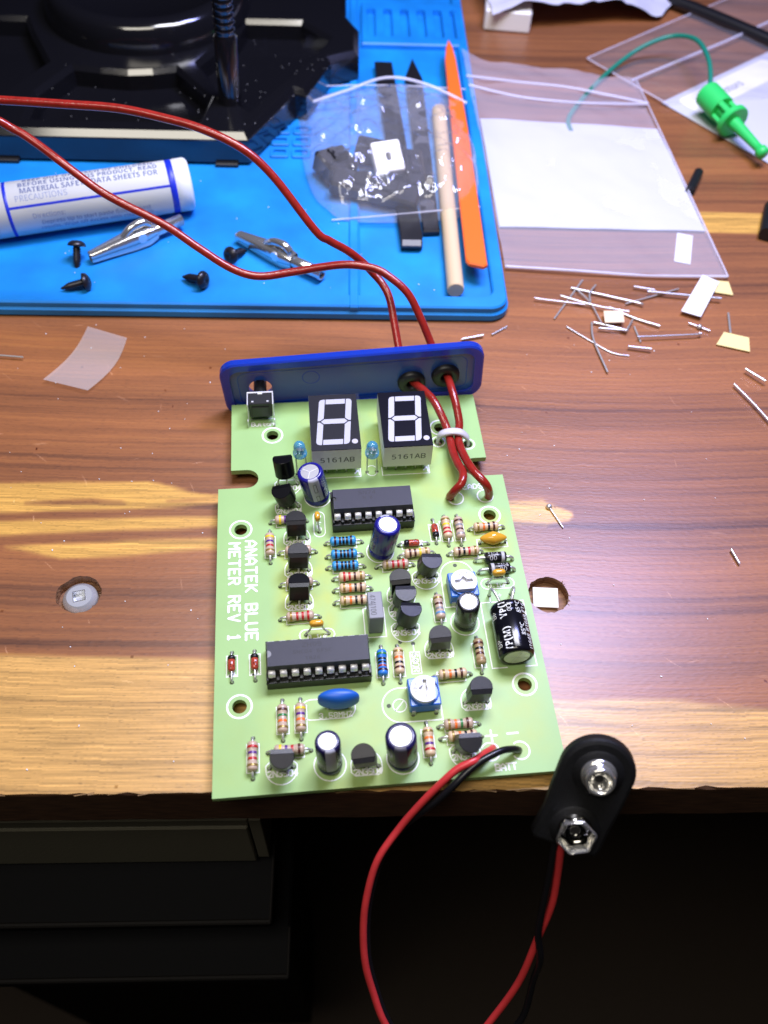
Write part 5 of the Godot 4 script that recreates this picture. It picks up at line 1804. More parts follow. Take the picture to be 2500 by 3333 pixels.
func build_tools() -> void:
	# white tube
	var e := Vector3(-0.961, 0, 0.277)      # from the capped end to the left
	var read := -e
	var v := Vector3(0.277, 0, 0.961)
	var tube := thing("white_tube", "white plastic tube with blue stripes and printed directions lying on the mat", "tube")
	var R := 8.1
	var c := Vector3(-18.6, 4.85 + R + 0.2, -119.2)
	var X := Transform3D(Basis(Vector3.UP.cross(e) * -1.0, e, Vector3.UP), c)
	X.basis.x = X.basis.y.cross(X.basis.z)
	var s := Shape.new()
	s.lathe([Vector2(0, 0), Vector2(7.2, 0.0), Vector2(7.9, 0.5), Vector2(R + 0.1, 1.2), Vector2(R + 0.1, 4.4), Vector2(R, 4.5), Vector2(R, 120), Vector2(0, 120.1)], 48)
	put("barrel", s, M.tube_white, tube, X)
	for ring in [[5.0, 7.0], [56.0, 57.0]]:
		s = Shape.new()
		s.lathe([Vector2(R, ring[0]), Vector2(R + 0.05, ring[0] + 0.05), Vector2(R + 0.05, ring[1]), Vector2(R, ring[1] + 0.05)], 48)
		put("blue_ring", s, M.tube_blue, tube, X)
	var on := func(along: float, phi: float, lift: float) -> Vector3: return c + e * along + (Vector3.UP * cos(phi) + v * sin(phi)) * (R + lift)
	s = Shape.new()
	var rows := []
	for i in 11:
		var row := PackedVector3Array()
		for k in 3:
			row.append(on.call(7.0 + 4.9 * i, deg_to_rad(55.0) + 0.045 * (k - 1), 0.04))
		rows.append(row)
	s.grid(rows, false, Vector3(0, 0.6, 0.8))
	put("blue_line", s, M.tube_blue, tube)
	for set_ in 2:
		s = Shape.new()
		var lines: Array = [[["KEEP OUT OF REACH OF CHILDREN.", -14, 2.5, 30.5], ["BEFORE USING THIS PRODUCT, READ", 3, 2.5, 31], ["MATERIAL SAFETY DATA SHEETS FOR", 20, 2.5, 31]], [["PRECAUTIONS", 37, 2.5, 46.0], ["Directions:", 77, 2.1, 45.0], ["Depress tip to start paste flow for best", 94, 2.0, 31], ["results. Wipe off excess with clean cloth", 109, 2.0, 31], [")", 40, 3.0, 60.5], ["o", 85, 3.0, 62.0]]][set_]
		for l in lines:
			var phi0 := deg_to_rad(l[1])
			letters(s, l[0], l[2], func(tx: float, ty: float) -> Vector3: return on.call(l[3] - tx, phi0 - ty / R, 0.05), func(_x: float, _y: float) -> Vector3: return Vector3.UP * cos(phi0) + v * sin(phi0), "Droid Sans", set_ == 0, 0.98)
		put("printed_text", s, M.tube_ink if set_ == 0 else M.tube_ink_pale, tube)

	# two crocodile clips
	for q in [[Vector3(-47.1, 7.0, -88.6), Vector3(-20.8, 8.2, -106.8), "bright metal crocodile clip under the tube, its jaws at a black screw"], [Vector3(-2.4, 7.0, -100.4), Vector3(25.0, 7.6, -81.4), "bright metal crocodile clip lying beneath the lower red lead"]]:
		var d: Vector3 = q[1] - q[0]
		var clip := thing("crocodile_clip", q[2], "clip", Vector3.ZERO, "crocodile clips on the blue mat")
		var F := Transform3D(Basis(d.normalized(), Vector3.UP, d.normalized().cross(Vector3.UP)).orthonormalized(), q[0])
		for jaw in [-1.0, 1.0]:
			s = Shape.new()
			var prof := [[0.0, 1.4, 1.5], [0.6, 1.5, 1.7], [7.0, 2.0, 2.2], [14.0, 2.7, 2.8], [19.0, 2.9, 2.9], [22.5, 2.1, 2.2]]
			rows = []
			for p in prof:
				var w: float = p[1]
				var h: float = p[2] * jaw
				rows.append(PackedVector3Array([Vector3(p[0], 0.12 * jaw, -w), Vector3(p[0], h * 0.7, -w), Vector3(p[0], h, -w * 0.7), Vector3(p[0], h, w * 0.7), Vector3(p[0], h * 0.7, w), Vector3(p[0], 0.12 * jaw, w)]))
			s.grid(rows, false, Vector3(0, jaw, 0.1))
			for k in 6:
				for z in [-0.8, 0.8]:
					var x := 0.8 + 1.5 * k
					s.tri(Vector3(x, 0.5 * jaw, z), Vector3(x + 1.3, 0.5 * jaw, z), Vector3(x + 0.65, -0.3 * jaw, z), Vector3(0, 0, z))
			put("jaw", s, M.nickel, clip, F)
		s = Shape.new()
		s.X = Transform3D(Basis(Vector3.RIGHT, PI * 0.5), Vector3(17.0, 1.2, 0))
		s.lathe([Vector2(0, -2.9), Vector2(1.5, -2.9), Vector2(1.5, 2.9), Vector2(0, 2.9)], 16, false)
		put("pivot", s, M.steel, clip, F)
		s = Shape.new()
		s.tube(curve([Vector3(12, 2.2, 0), Vector3(15, 4.2, 0), Vector3(19, 4.6, 0), Vector3(21, 3.2, 0)], 5), 1.3, 10)
		put("thumb_piece", s, M.nickel, clip, F)
		s = Shape.new()
		s.X = Transform3D(Basis(Vector3.BACK, -PI * 0.5), Vector3.ZERO)
		s.lathe([Vector2(1.6, 21.0), Vector2(1.9, 22.0), Vector2(1.9, d.length()), Vector2(1.5, d.length()), Vector2(1.5, d.length() - 4)], 20)
		put("barrel", s, M.nickel, clip, F)

	# four black screws
	s = Shape.new()
	s.lathe([Vector2(0.55, 0.05), Vector2(0.55, 1.5), Vector2(1.4, 1.7), Vector2(2.3, 1.0), Vector2(2.75, 0.35), Vector2(2.75, 0.0), Vector2(1.3, 0.0)].map(func(p: Vector2) -> Vector2: return Vector2(p.x, p.y)), 6)
	var head := Shape.new()
	head.lathe([Vector2(1.2, -0.05), Vector2(2.7, 0.0), Vector2(2.75, 0.4), Vector2(2.35, 1.15), Vector2(1.5, 1.65), Vector2(0.7, 1.78), Vector2(0.5, 1.2), Vector2(0, 1.15)], 24)
	var head_mesh := head.mesh()
	var cross := Shape.new()
	for k in 2:
		cross.X = Transform3D(Basis(Vector3.UP, PI * 0.5 * k), Vector3.ZERO)
		cross.box(Vector3(2.6, 0.12, 0.5), Vector3(0, 1.69, 0), 0.03)
	var cross_mesh := cross.mesh()
	var shaft := Shape.new()
	var prof2 := [Vector2(0, -7.6), Vector2(0.3, -7.2)]
	for k in 9:
		var y := -6.9 + 0.75 * k
		var r := minf(1.35, 0.55 + 0.3 * k)
		prof2.append(Vector2(r, y + 0.15))
		prof2.append(Vector2(r * 0.72, y + 0.45))
	prof2.append(Vector2(1.1, 0.0))
	shaft.lathe(prof2, 16)
	var shaft_mesh := shaft.mesh()
	for q in [[Vector3(-51.0, 9.6, -90.6), Vector3(0.05, 0.72, -0.6), "black screw standing on its tip at the left clip's jaws"], [Vector3(-46.6, 7.5, -76.3), Vector3(0.93, 0.18, -0.2), "black screw lying nearest the mat's front left, point to the left"], [Vector3(-11.6, 7.5, -78.2), Vector3(0.85, 0.2, 0.42), "black screw lying midway along the mat's front, head turned right"], [Vector3(-3.6, 7.5, -90.2), Vector3(-0.5, 0.3, 0.7), "black screw beside the right clip's tip, head towards the viewer"]]:
		var sc := thing("black_screw", q[2], "screw", Vector3.ZERO, "black screws on the blue mat")
		var F := frame(q[0], q[1])
		put("head", head_mesh, M.black_oxide, sc, F)
		put("recess", cross_mesh, M.mould_dark, sc, F)
		put("threaded_shaft", shaft_mesh, M.black_oxide, sc, F)

	# in the tray: wooden stick, orange pry tool, two black spudgers
	s = Shape.new()
	s.X = frame(Vector3(66.2, 6.1, -76.6), Vector3(0.008, 0, -1.0), Vector3.UP)
	s.lathe([Vector2(0, 0), Vector2(2.4, 0), Vector2(2.65, 0.3), Vector2(2.65, 103), Vector2(0, 103.2)], 26, false)
	tag(put("wooden_stick", s, M.dowel, self), "pale round wooden stick lying in the mat's tray", "stick")
	s = Shape.new()
	s.X = Transform3D(Basis(Vector3.BACK, 0.06), Vector3(0, 5.0, 0))
	s.prism(PackedVector2Array([Vector2(73.4, -225), Vector2(74.6, -220), Vector2(75.3, -210), Vector2(76.2, -160), Vector2(76.3, -83.2), Vector2(75.0, -82.4), Vector2(70.6, -84.2), Vector2(69.8, -86), Vector2(70.2, -150), Vector2(71.0, -209), Vector2(72.0, -219)]), -0.2, 1.5, 0.4)
	tag(put("pry_tool", s, M.orange, self), "flat pointed orange plastic pry tool beside the wooden stick", "pry tool")
	var dark := thing("flat_spudger", "flat black plastic spudger with a blunt end showing below the small bag", "pry tool")
	s = Shape.new()
	s.prism(PackedVector2Array([Vector2(43.2, -214.5), Vector2(50.2, -214.5), Vector2(57.2, -104), Vector2(57.0, -99), Vector2(50.1, -99), Vector2(49.8, -104)]), 3.6, 6.6, 0.4)
	put("blade", s, M.tool_black, dark)
	s = Shape.new()
	s.X = Transform3D(Basis(Vector3.RIGHT, 0.5), Vector3(53.5, 6.1, -99.4))
	s.box(Vector3(6.6, 0.9, 2.6), Vector3.ZERO, 0.3)
	put("tip", s, mat(0.06, 0.06, 0.075, 0.4), dark)
	s = Shape.new()
	s.prism(PackedVector2Array([Vector2(58.6, -220), Vector2(62.0, -205), Vector2(63.2, -107), Vector2(57.6, -106.5), Vector2(55.2, -205)]), 3.6, 5.6, 0.4)
	tag(put("pointed_spudger", s, M.tool_black, self), "black spudger with a sharp point, partly under the small bag", "pry tool")


func build_stand() -> void:
	var st := thing("black_stand", "glossy black many-sided plastic base with a ridged post, at the mat's back left", "stand")
	var H := 16.4
	var outline := PackedVector2Array([Vector2(-150, -143.0), Vector2(-1.6, -143.0), Vector2(13.6, -173.6), Vector2(17.6, -172.2), Vector2(26.2, -196.5), Vector2(36.8, -202), Vector2(37.0, -222), Vector2(31.8, -234), Vector2(31.8, -330), Vector2(-150, -330)])
	var pockets := [
		PackedVector2Array([Vector2(-77, -151.5), Vector2(-77, -168), Vector2(-68, -186), Vector2(-58, -184.2), Vector2(-48, -183.2), Vector2(-39, -184.3), Vector2(-31, -186.5), Vector2(-17, -167), Vector2(-19.4, -151.5)]),
		PackedVector2Array([Vector2(-14, -173), Vector2(-22.5, -191), Vector2(-19, -197.6), Vector2(-10, -212.6), Vector2(-7.6, -224.5), Vector2(14, -224.7), Vector2(25, -212.8), Vector2(19.6, -201), Vector2(6, -176), Vector2(-2, -160)]),
		PackedVector2Array([Vector2(-78.5, -189), Vector2(-89.6, -212.7), Vector2(-93.3, -222), Vector2(-140, -222), Vector2(-140, -165), Vector2(-92, -165)]),
	]
	var s := Shape.new()
	var top0 := Shape.inset(outline, 0.15)
	var top1 := Shape.inset(outline, 2.0)
	var top2 := Shape.inset(outline, 2.6)
	s.wall(outline, 6.0, H - 2.5)
	s.skirt(outline, H - 2.5, top0, H - 2.0, 0.4)
	s.skirt(top0, H - 2.0, top1, H - 0.15, 1.0)
	s.skirt(top1, H - 0.15, top2, H, 1.0)
	var wide := []
	for p in pockets:
		var w := Shape.inset(p, -1.9)
		wide.append(w)
		var n: int = p.size()
		var mid := Shape.inset(p, -1.5)
		for i in n:
			var k := (i + 1) % n
			for pair in [[w, H, mid, H - 0.15], [mid, H - 0.15, p, H - 1.7]]:
				s.quad(Vector3(pair[0][i].x, pair[1], pair[0][i].y), Vector3(pair[0][k].x, pair[1], pair[0][k].y), Vector3(pair[2][k].x, pair[3], pair[2][k].y), Vector3(pair[2][i].x, pair[3], pair[2][i].y), Vector3.UP)
		s.wall(p, 9.0, H - 1.7, true)
		s.cap(p, 9.0, 1.0)
	s.cap(top2, H, 1.0, wide)
	s.cap(outline, 6.0, -1.0)
	put("base", s, M.gloss_black, st)
	for q in [Vector2(-9.5, -144), Vector2(-85, -144), Vector2(31, -205)]:
		s = Shape.new()
		s.box(Vector3(8, 1.6, 5), Vector3(q.x, 5.5, q.y), 0.3)
		put("foot", s, M.rubber, st)
	s = Shape.new()
	s.X = Transform3D(Basis(), Vector3(-47, 0, -234))
	s.lathe([Vector2(40, H), Vector2(39.5, 20), Vector2(38.0, 24.5), Vector2(36, 26.5), Vector2(33, 27.0), Vector2(31, 26.2), Vector2(29.5, 24), Vector2(0, 23)], 72)
	put("turntable", s, M.gloss_black, st)
	var post := Shape.new()
	post.X = frame(Vector3(-9.2, 9.0, -164.6), Vector3(0.03, 1, 0.03))
	var prof := [Vector2(4.6, 0), Vector2(4.4, 3), Vector2(4.0, 4.5), Vector2(3.9, 30), Vector2(3.3, 31)]
	for k in 22:
		prof.append(Vector2(3.05, 31.6 + 2.3 * k))
		prof.append(Vector2(3.45, 32.2 + 2.3 * k))
		prof.append(Vector2(3.45, 33.2 + 2.3 * k))
		prof.append(Vector2(3.05, 33.6 + 2.3 * k))
	prof.append(Vector2(0, 84))
	post.lathe(prof, 24)
	put("ridged_post", post, M.gloss_black, st)
	s = Shape.new()
	s.X = Transform3D(Basis(Vector3.RIGHT, 0.7), Vector3(-9.2, 12.2, -158.8))
	s.box(Vector3(7, 1.2, 4), Vector3.ZERO, 0.5)
	put("clamp_tab", s, M.gloss_black, st)
	# dust on the black top
	s = Shape.new()
	for i in 70:
		var p := Vector3(rng.randf_range(-75, 28), H + 0.1, rng.randf_range(-214, -147))
		s.X = Transform3D(Basis(Vector3.UP, rng.randf() * TAU), p)
		s.box(Vector3(rng.randf_range(0.15, 0.4), 0.1, rng.randf_range(0.15, 0.3)), Vector3.ZERO)
	put("dust_specks", s, M.tape, st).set_meta("kind", "stuff")


func sheet(s: Shape, corners: Array, n: int, m: int, height: Callable) -> void:
	var rows := []
	for i in n + 1:
		var row := PackedVector3Array()
		for j in m + 1:
			var u := float(j) / m
			var v := float(i) / n
			var a: Vector3 = corners[0].lerp(corners[1], u)
			var b: Vector3 = corners[3].lerp(corners[2], u)
			var p := a.lerp(b, v)
			row.append(p + Vector3(0, height.call(u, v, p), 0))
		rows.append(row)
	s.grid(rows, false, Vector3.UP)


func build_bags() -> void:
	var crease := FastNoiseLite.new()
	crease.seed = 5
	crease.noise_type = FastNoiseLite.TYPE_CELLULAR
	crease.cellular_return_type = FastNoiseLite.RETURN_DISTANCE2_SUB
	crease.frequency = 0.075
	var soft := FastNoiseLite.new()
	soft.seed = 12
	soft.frequency = 0.05
	# small bag of parts on the mat
	var bag := thing("small_parts_bag", "small clear crumpled zip bag of black parts lying across the tray tools", "plastic bag")
	var s: Shape
	var film := func(lift: float, k: float) -> Shape:
		var sh := Shape.new()
		var n := 72
		var rows := []
		for i in n + 1:
			var row := PackedVector3Array()
			for j in n + 1:
				var u := 2.0 * j / n - 1.0
				var v := 2.0 * i / n - 1.0
				# a square pulled in to a pillow with rounded lower corners
				var e := pow(absf(u), 5.0) * pow(absf(v), 5.0)
				var low := smoothstep(0.0, 1.0, v)
				var px := 47.5 + u * (31.0 - 3.0 * low * absf(u) - 6.0 * e * low) + 3.5 * v
				var pz := -151.5 + v * (40.0 - 3.5 * e - 3.0 * low * u * u) - 3.0 * (1.0 - u * u) * (1.0 - low) * 0.6 - 2.0 * u
				var b := pow(maxf(0.0, (1.0 - u * u * u * u) * (1.0 - pow(absf(v), 3.0))), 0.55)
				var y := 5.2 + lift * b * (1.0 + 0.25 * v) + b * (k * (5.5 * crease.get_noise_2d(px + 90.0 * k, pz) + 3.2 * crease.get_noise_2d(px * 2.2, pz * 2.2 + 50.0 * k)) + 2.2 * soft.get_noise_2d(px * 1.6, pz * 1.6)) + 2.2 * maxf(0.0, -v) * sin(u * 2.5 + 1.0)
				row.append(Vector3(px, maxf(y, 5.0), pz))
			rows.append(row)
		sh.grid(rows, false, Vector3.UP)
		return sh
	put("film", film.call(17.0, 1.0), M.bag_clear, bag)
	put("film", film.call(0.8, 0.12), M.bag_clear, bag)
	s = Shape.new()
	s.tube(curve([Vector3(16.6, 8.2, -178), Vector3(32, 12.5, -180.5), Vector3(47, 16.5, -183.0), Vector3(62, 14.5, -182.5), Vector3(77, 10.2, -178)], 6), 0.55, 8)
	put("zip_seam", s, M.bag_seam, bag)
	s = Shape.new()
	s.tube(curve([Vector3(16.4, 7.6, -192), Vector3(47, 9.6, -190.5), Vector3(77.5, 9.6, -189)], 6), 0.25, 6)
	put("zip_seam", s, M.bag_seam, bag)
	s = Shape.new()
	s.tube(curve([Vector3(27.5, 5.4, -112), Vector3(52, 6.6, -114.5), Vector3(77, 8.0, -117)], 6), 0.3, 6)
	put("zip_seam", s, M.bag_seam, bag)
	var blocks := [[Vector3(28.5, 9.4, -137), Vector3(12, 7.5, 11), 0.6], [Vector3(40.5, 9.0, -146.5), Vector3(10, 6, 9), -0.2], [Vector3(42, 8.4, -124.5), Vector3(30, 5.5, 9), -0.25], [Vector3(55.5, 8.4, -136.5), Vector3(7, 5, 17), 0.1], [Vector3(34, 7.6, -130), Vector3(13, 5, 7), 0.2]]
	for i in blocks.size():
		s = Shape.new()
		s.box(blocks[i][1], Vector3.ZERO, 0.8)
		s.box(blocks[i][1] * Vector3(0.5, 0.3, 0.5), Vector3(0, blocks[i][1].y * 0.6, 0), 0.4)
		tag(put("black_part", s, M.tool_black, self, Transform3D(Basis.from_euler(Vector3(0.15, blocks[i][2], -0.1)), blocks[i][0])), ["chunky black plastic part at the left of the small bag", "small black plastic part behind the white one in the bag", "long black plastic part across the front of the small bag", "narrow black plastic part right of the white one in the bag", "flat black plastic part wedged under the chunky one in the bag"][i], "plastic part", "parts inside the small bag")
	s = Shape.new()
	s.prism(rounded(Vector2.ZERO, Vector2(5.0, 5.6), 0.8, 3), -2.2, 2.2, 0.4, [rounded(Vector2(0.2, 0.2), Vector2(0.9, 1.5), 0.8, 4)])
	tag(put("white_part", s, M.white_plastic, self, Transform3D(Basis.from_euler(Vector3(0.5, 0.25, 0.05)), Vector3(46.2, 12.6, -136.5))), "white square plastic part with a round hole inside the small bag", "plastic part", "parts inside the small bag")

	# long flat bag with a sheet of white paper in it
	bag = thing("long_zip_bag", "long flat clear zip bag beside the mat holding white paper", "plastic bag")
	s = Shape.new()
	var flat := func(u: float, v: float, p: Vector3) -> float: return 1.4 + 1.7 * soft.get_noise_2d(p.x * 0.8, p.z * 0.8) + 0.9 * crease.get_noise_2d(p.x * 0.6, p.z * 0.6) + 3.2 * maxf(0.0, 0.12 - u) * 8.0 * smoothstep(1.0, 0.6, v)
	sheet(s, [Vector3(79, 3.5, -226), Vector3(150.5, 0.6, -215), Vector3(157.3, 0.3, -91.2), Vector3(84.2, 0.3, -94.4)], 60, 36, flat)
	put("film", s, M.bag, bag)
	s = Shape.new()
	s.tube(curve([Vector3(79.5, 6.0, -206), Vector3(100, 3.8, -206.5), Vector3(120, 3.2, -204.5), Vector3(136, 2.8, -200), Vector3(151.5, 2.0, -196)], 6), 0.5, 8)
	put("zip_seam", s, M.bag_seam, bag)
	s = Shape.new()
	s.tube(curve([Vector3(80, 6.0, -199), Vector3(100, 3.6, -195.5), Vector3(120, 3.0, -193.5), Vector3(136, 2.8, -193.5), Vector3(151.6, 2.0, -195.5)], 6), 0.5, 8)
	put("zip_seam", s, M.bag_seam, bag)
	s = Shape.new()
	s.tube(curve([Vector3(84.2, 1.5, -94.4), Vector3(108, 1.6, -92.6), Vector3(131, 1.2, -91.2), Vector3(157.3, 1.4, -91.2)], 6), 0.45, 8)
	put("zip_seam", s, M.bag_seam, bag)
	s = Shape.new()
	s.tube(curve([Vector3(157.3, 1.4, -91.2), Vector3(153.5, 1.8, -160), Vector3(150.5, 1.8, -215)], 8), 0.3, 6)
	put("zip_seam", s, M.bag_seam, bag)
	s = Shape.new()
	var pap := func(u: float, v: float, p: Vector3) -> float: return 0.7 + 0.5 * soft.get_noise_2d(p.x * 0.8, p.z * 0.8)
	sheet(s, [Vector3(83.6, 1.0, -183), Vector3(152.5, 0.3, -179.5), Vector3(156.2, 0.2, -115.6), Vector3(84.5, 0.3, -116)], 16, 16, func(u: float, v: float, p: Vector3) -> float: return pap.call(u, v, p))
	tag(put("white_paper", s, M.paper, self), "sheet of white paper folded inside the long zip bag", "paper")
	s = Shape.new()
	s.box(Vector3(5.4, 0.3, 16), Vector3.ZERO, 0.1)
	tag(put("paper_strip", s, M.white_tape, self, Transform3D(Basis(Vector3.UP, -0.28), Vector3(146.4, 0.35, -106.8))), "white strip seen through the near right corner of the long bag", "paper")

	# second bag at the right, with a card and its label
	var e1 := Vector3(0.79, 0, -0.613)
	var e2 := Vector3(0.613, 0, 0.79)
	var o := Vector3(133, 0, -231)
	bag = thing("card_bag", "clear zip bag at the right back holding a white labelled card", "plastic bag")
	s = Shape.new()
	sheet(s, [o + Vector3(0, 0.6, 0), o + e1 * 120 + Vector3(0, 0.6, 0), o + e1 * 120 + e2 * 110 + Vector3(0, 0.4, 0), o + e2 * 44 + Vector3(0, 0.4, 0)], 30, 40, func(_u: float, _v: float, p: Vector3) -> float: return 1.6 + 0.9 * soft.get_noise_2d(p.x, p.z))
	put("film", s, M.bag_clear, bag)
	s = Shape.new()
	s.tube([o + e2 * 24 + Vector3(0, 2.4, 0), o + e2 * 26 + e1 * 60 + Vector3(0, 2.6, 0), o + e2 * 26 + e1 * 120 + Vector3(0, 2.6, 0)], 0.6, 8)
	put("zip_seam", s, M.bag_seam, bag)
	s = Shape.new()
	s.tube([o + Vector3(0, 1.6, 0), o + e2 * 44 + Vector3(0, 1.6, 0)], 0.35, 6)
	put("zip_seam", s, M.bag_seam, bag)
	s = Shape.new()
	s.tube([o + Vector3(0, 1.8, 0), o + e1 * 60 + Vector3(0, 2.2, 0), o + e1 * 120 + Vector3(0, 1.8, 0)], 0.3, 6)
	put("zip_seam", s, M.bag_seam, bag)
	var card := thing("label_card", "white card with a small printed label under the green test hook", "card")
	var at := o + e2 * 40.5 + e1 * 0.5
	var X := Transform3D(Basis(e1, Vector3.UP, e2), at + Vector3(0, 0.5, 0))
	s = Shape.new()
	s.box(Vector3(110, 0.5, 62), Vector3(55, 0, 31), 0.1)
	put("sheet", s, M.paper, card, X)
	s = Shape.new()
	s.prism(rounded(Vector2(35, 9.0), Vector2(29, 6.4), 3.0, 5), 0.25, 0.4)
	put("sticker", s, mat(0.88, 0.86, 0.84, 0.6), card, X)
	s = Shape.new()
	letters(s, "6x Resistors", 5.0, func(tx: float, ty: float) -> Vector3: return Vector3(26 + tx, 0.45, 9.5 - ty), func(_x: float, _y: float) -> Vector3: return Vector3.UP)
	put("printed_text", s, M.ink, card, X)

	# green test hook on the card, its wire going under the long bag
	var hook := thing("test_hook", "green plastic test hook with a green wire lying on the card", "test hook")
	var d := Vector3(0.40, -0.10, 1.0).normalized()
	var F := frame(Vector3(171.6, 9.4, -190.5), d, Vector3.UP)
	s = Shape.new()
	s.X = F
	s.lathe([Vector2(0, -0.6), Vector2(4.2, -0.4), Vector2(4.9, 0.3), Vector2(4.9, 10.0), Vector2(4.6, 10.4), Vector2(0, 10.4)], 26, false)
	for k in 4:
		s.X = F * Transform3D(Basis(Vector3.UP, PI * 0.5 * k + 0.6), Vector3.ZERO)
		s.box(Vector3(1.6, 7, 2.0), Vector3(3.6, 13, 0), 0.3)
	s.X = F
	s.lathe([Vector2(0, 10.4), Vector2(2.4, 10.4), Vector2(2.4, 17), Vector2(0, 17)], 14, false)
	put("barrel", s, M.green, hook)
	s = Shape.new()
	s.X = F
	s.lathe([Vector2(0, 16.2), Vector2(5.6, 16.2), Vector2(6.0, 16.6), Vector2(6.0, 18.4), Vector2(5.6, 18.8), Vector2(0, 18.8)], 26, false)
	put("collar", s, M.green, hook)
	s = Shape.new()
	s.X = F
	s.lathe([Vector2(2.4, 18.8), Vector2(2.1, 22), Vector2(1.6, 33), Vector2(1.6, 35), Vector2(2.3, 35.6), Vector2(2.3, 38), Vector2(0, 38.4)], 18)
	put("nozzle", s, M.green, hook)
	s = Shape.new()
	s.tube(curve([F.origin, Vector3(173.4, 12, -195.7), Vector3(174.1, 15, -206.5), Vector3(172.9, 15, -221.0), Vector3(167.0, 12, -230.4), Vector3(157.3, 9, -229.9), Vector3(147.4, 4.8, -225.7), Vector3(134.2, 1.2, -212.3), Vector3(119.2, 1.2, -187.0), Vector3(118.0, 1.0, -176)], 6), 0.95, 8)
	put("wire", s, M.green_wire, hook)

	# far right: a black cable; far top: white foam block and crumpled paper
	s = Shape.new()
	s.tube(curve([Vector3(130, 3.4, -320), Vector3(176.8, 3.4, -284.5), Vector3(214.3, 3.4, -247.5), Vector3(260, 3.4, -195)], 8), 2.8, 14)
	tag(put("black_cable", s, M.black_wire, self), "thick black cable crossing the back right corner of the table", "cable")
	s = Shape.new()
	s.box(Vector3(20, 8.5, 44), Vector3(0, 0, 0), 0.6)
	tag(put("foam_block", s, M.white_plastic, self, Transform3D(Basis(Vector3.UP, -0.12), Vector3(104.0, 4.4, -277))), "white block at the back edge behind the long bag", "foam block")
	s = Shape.new()
	sheet(s, [Vector3(88, 20, -330), Vector3(210, 10, -330), Vector3(172, 6, -268), Vector3(94, 12, -252)], 24, 30, func(u: float, v: float, p: Vector3) -> float: return 9.0 * sin(PI * u) * (0.4 + 0.6 * v) * 0.7 + 4.0 * crease.get_noise_2d(p.x * 0.5, p.z * 0.5) + 3.0 * soft.get_noise_2d(p.x, p.z))
	tag(put("crumpled_paper", s, M.paper, self), "crumpled white paper at the top of the photo behind the bags", "paper")


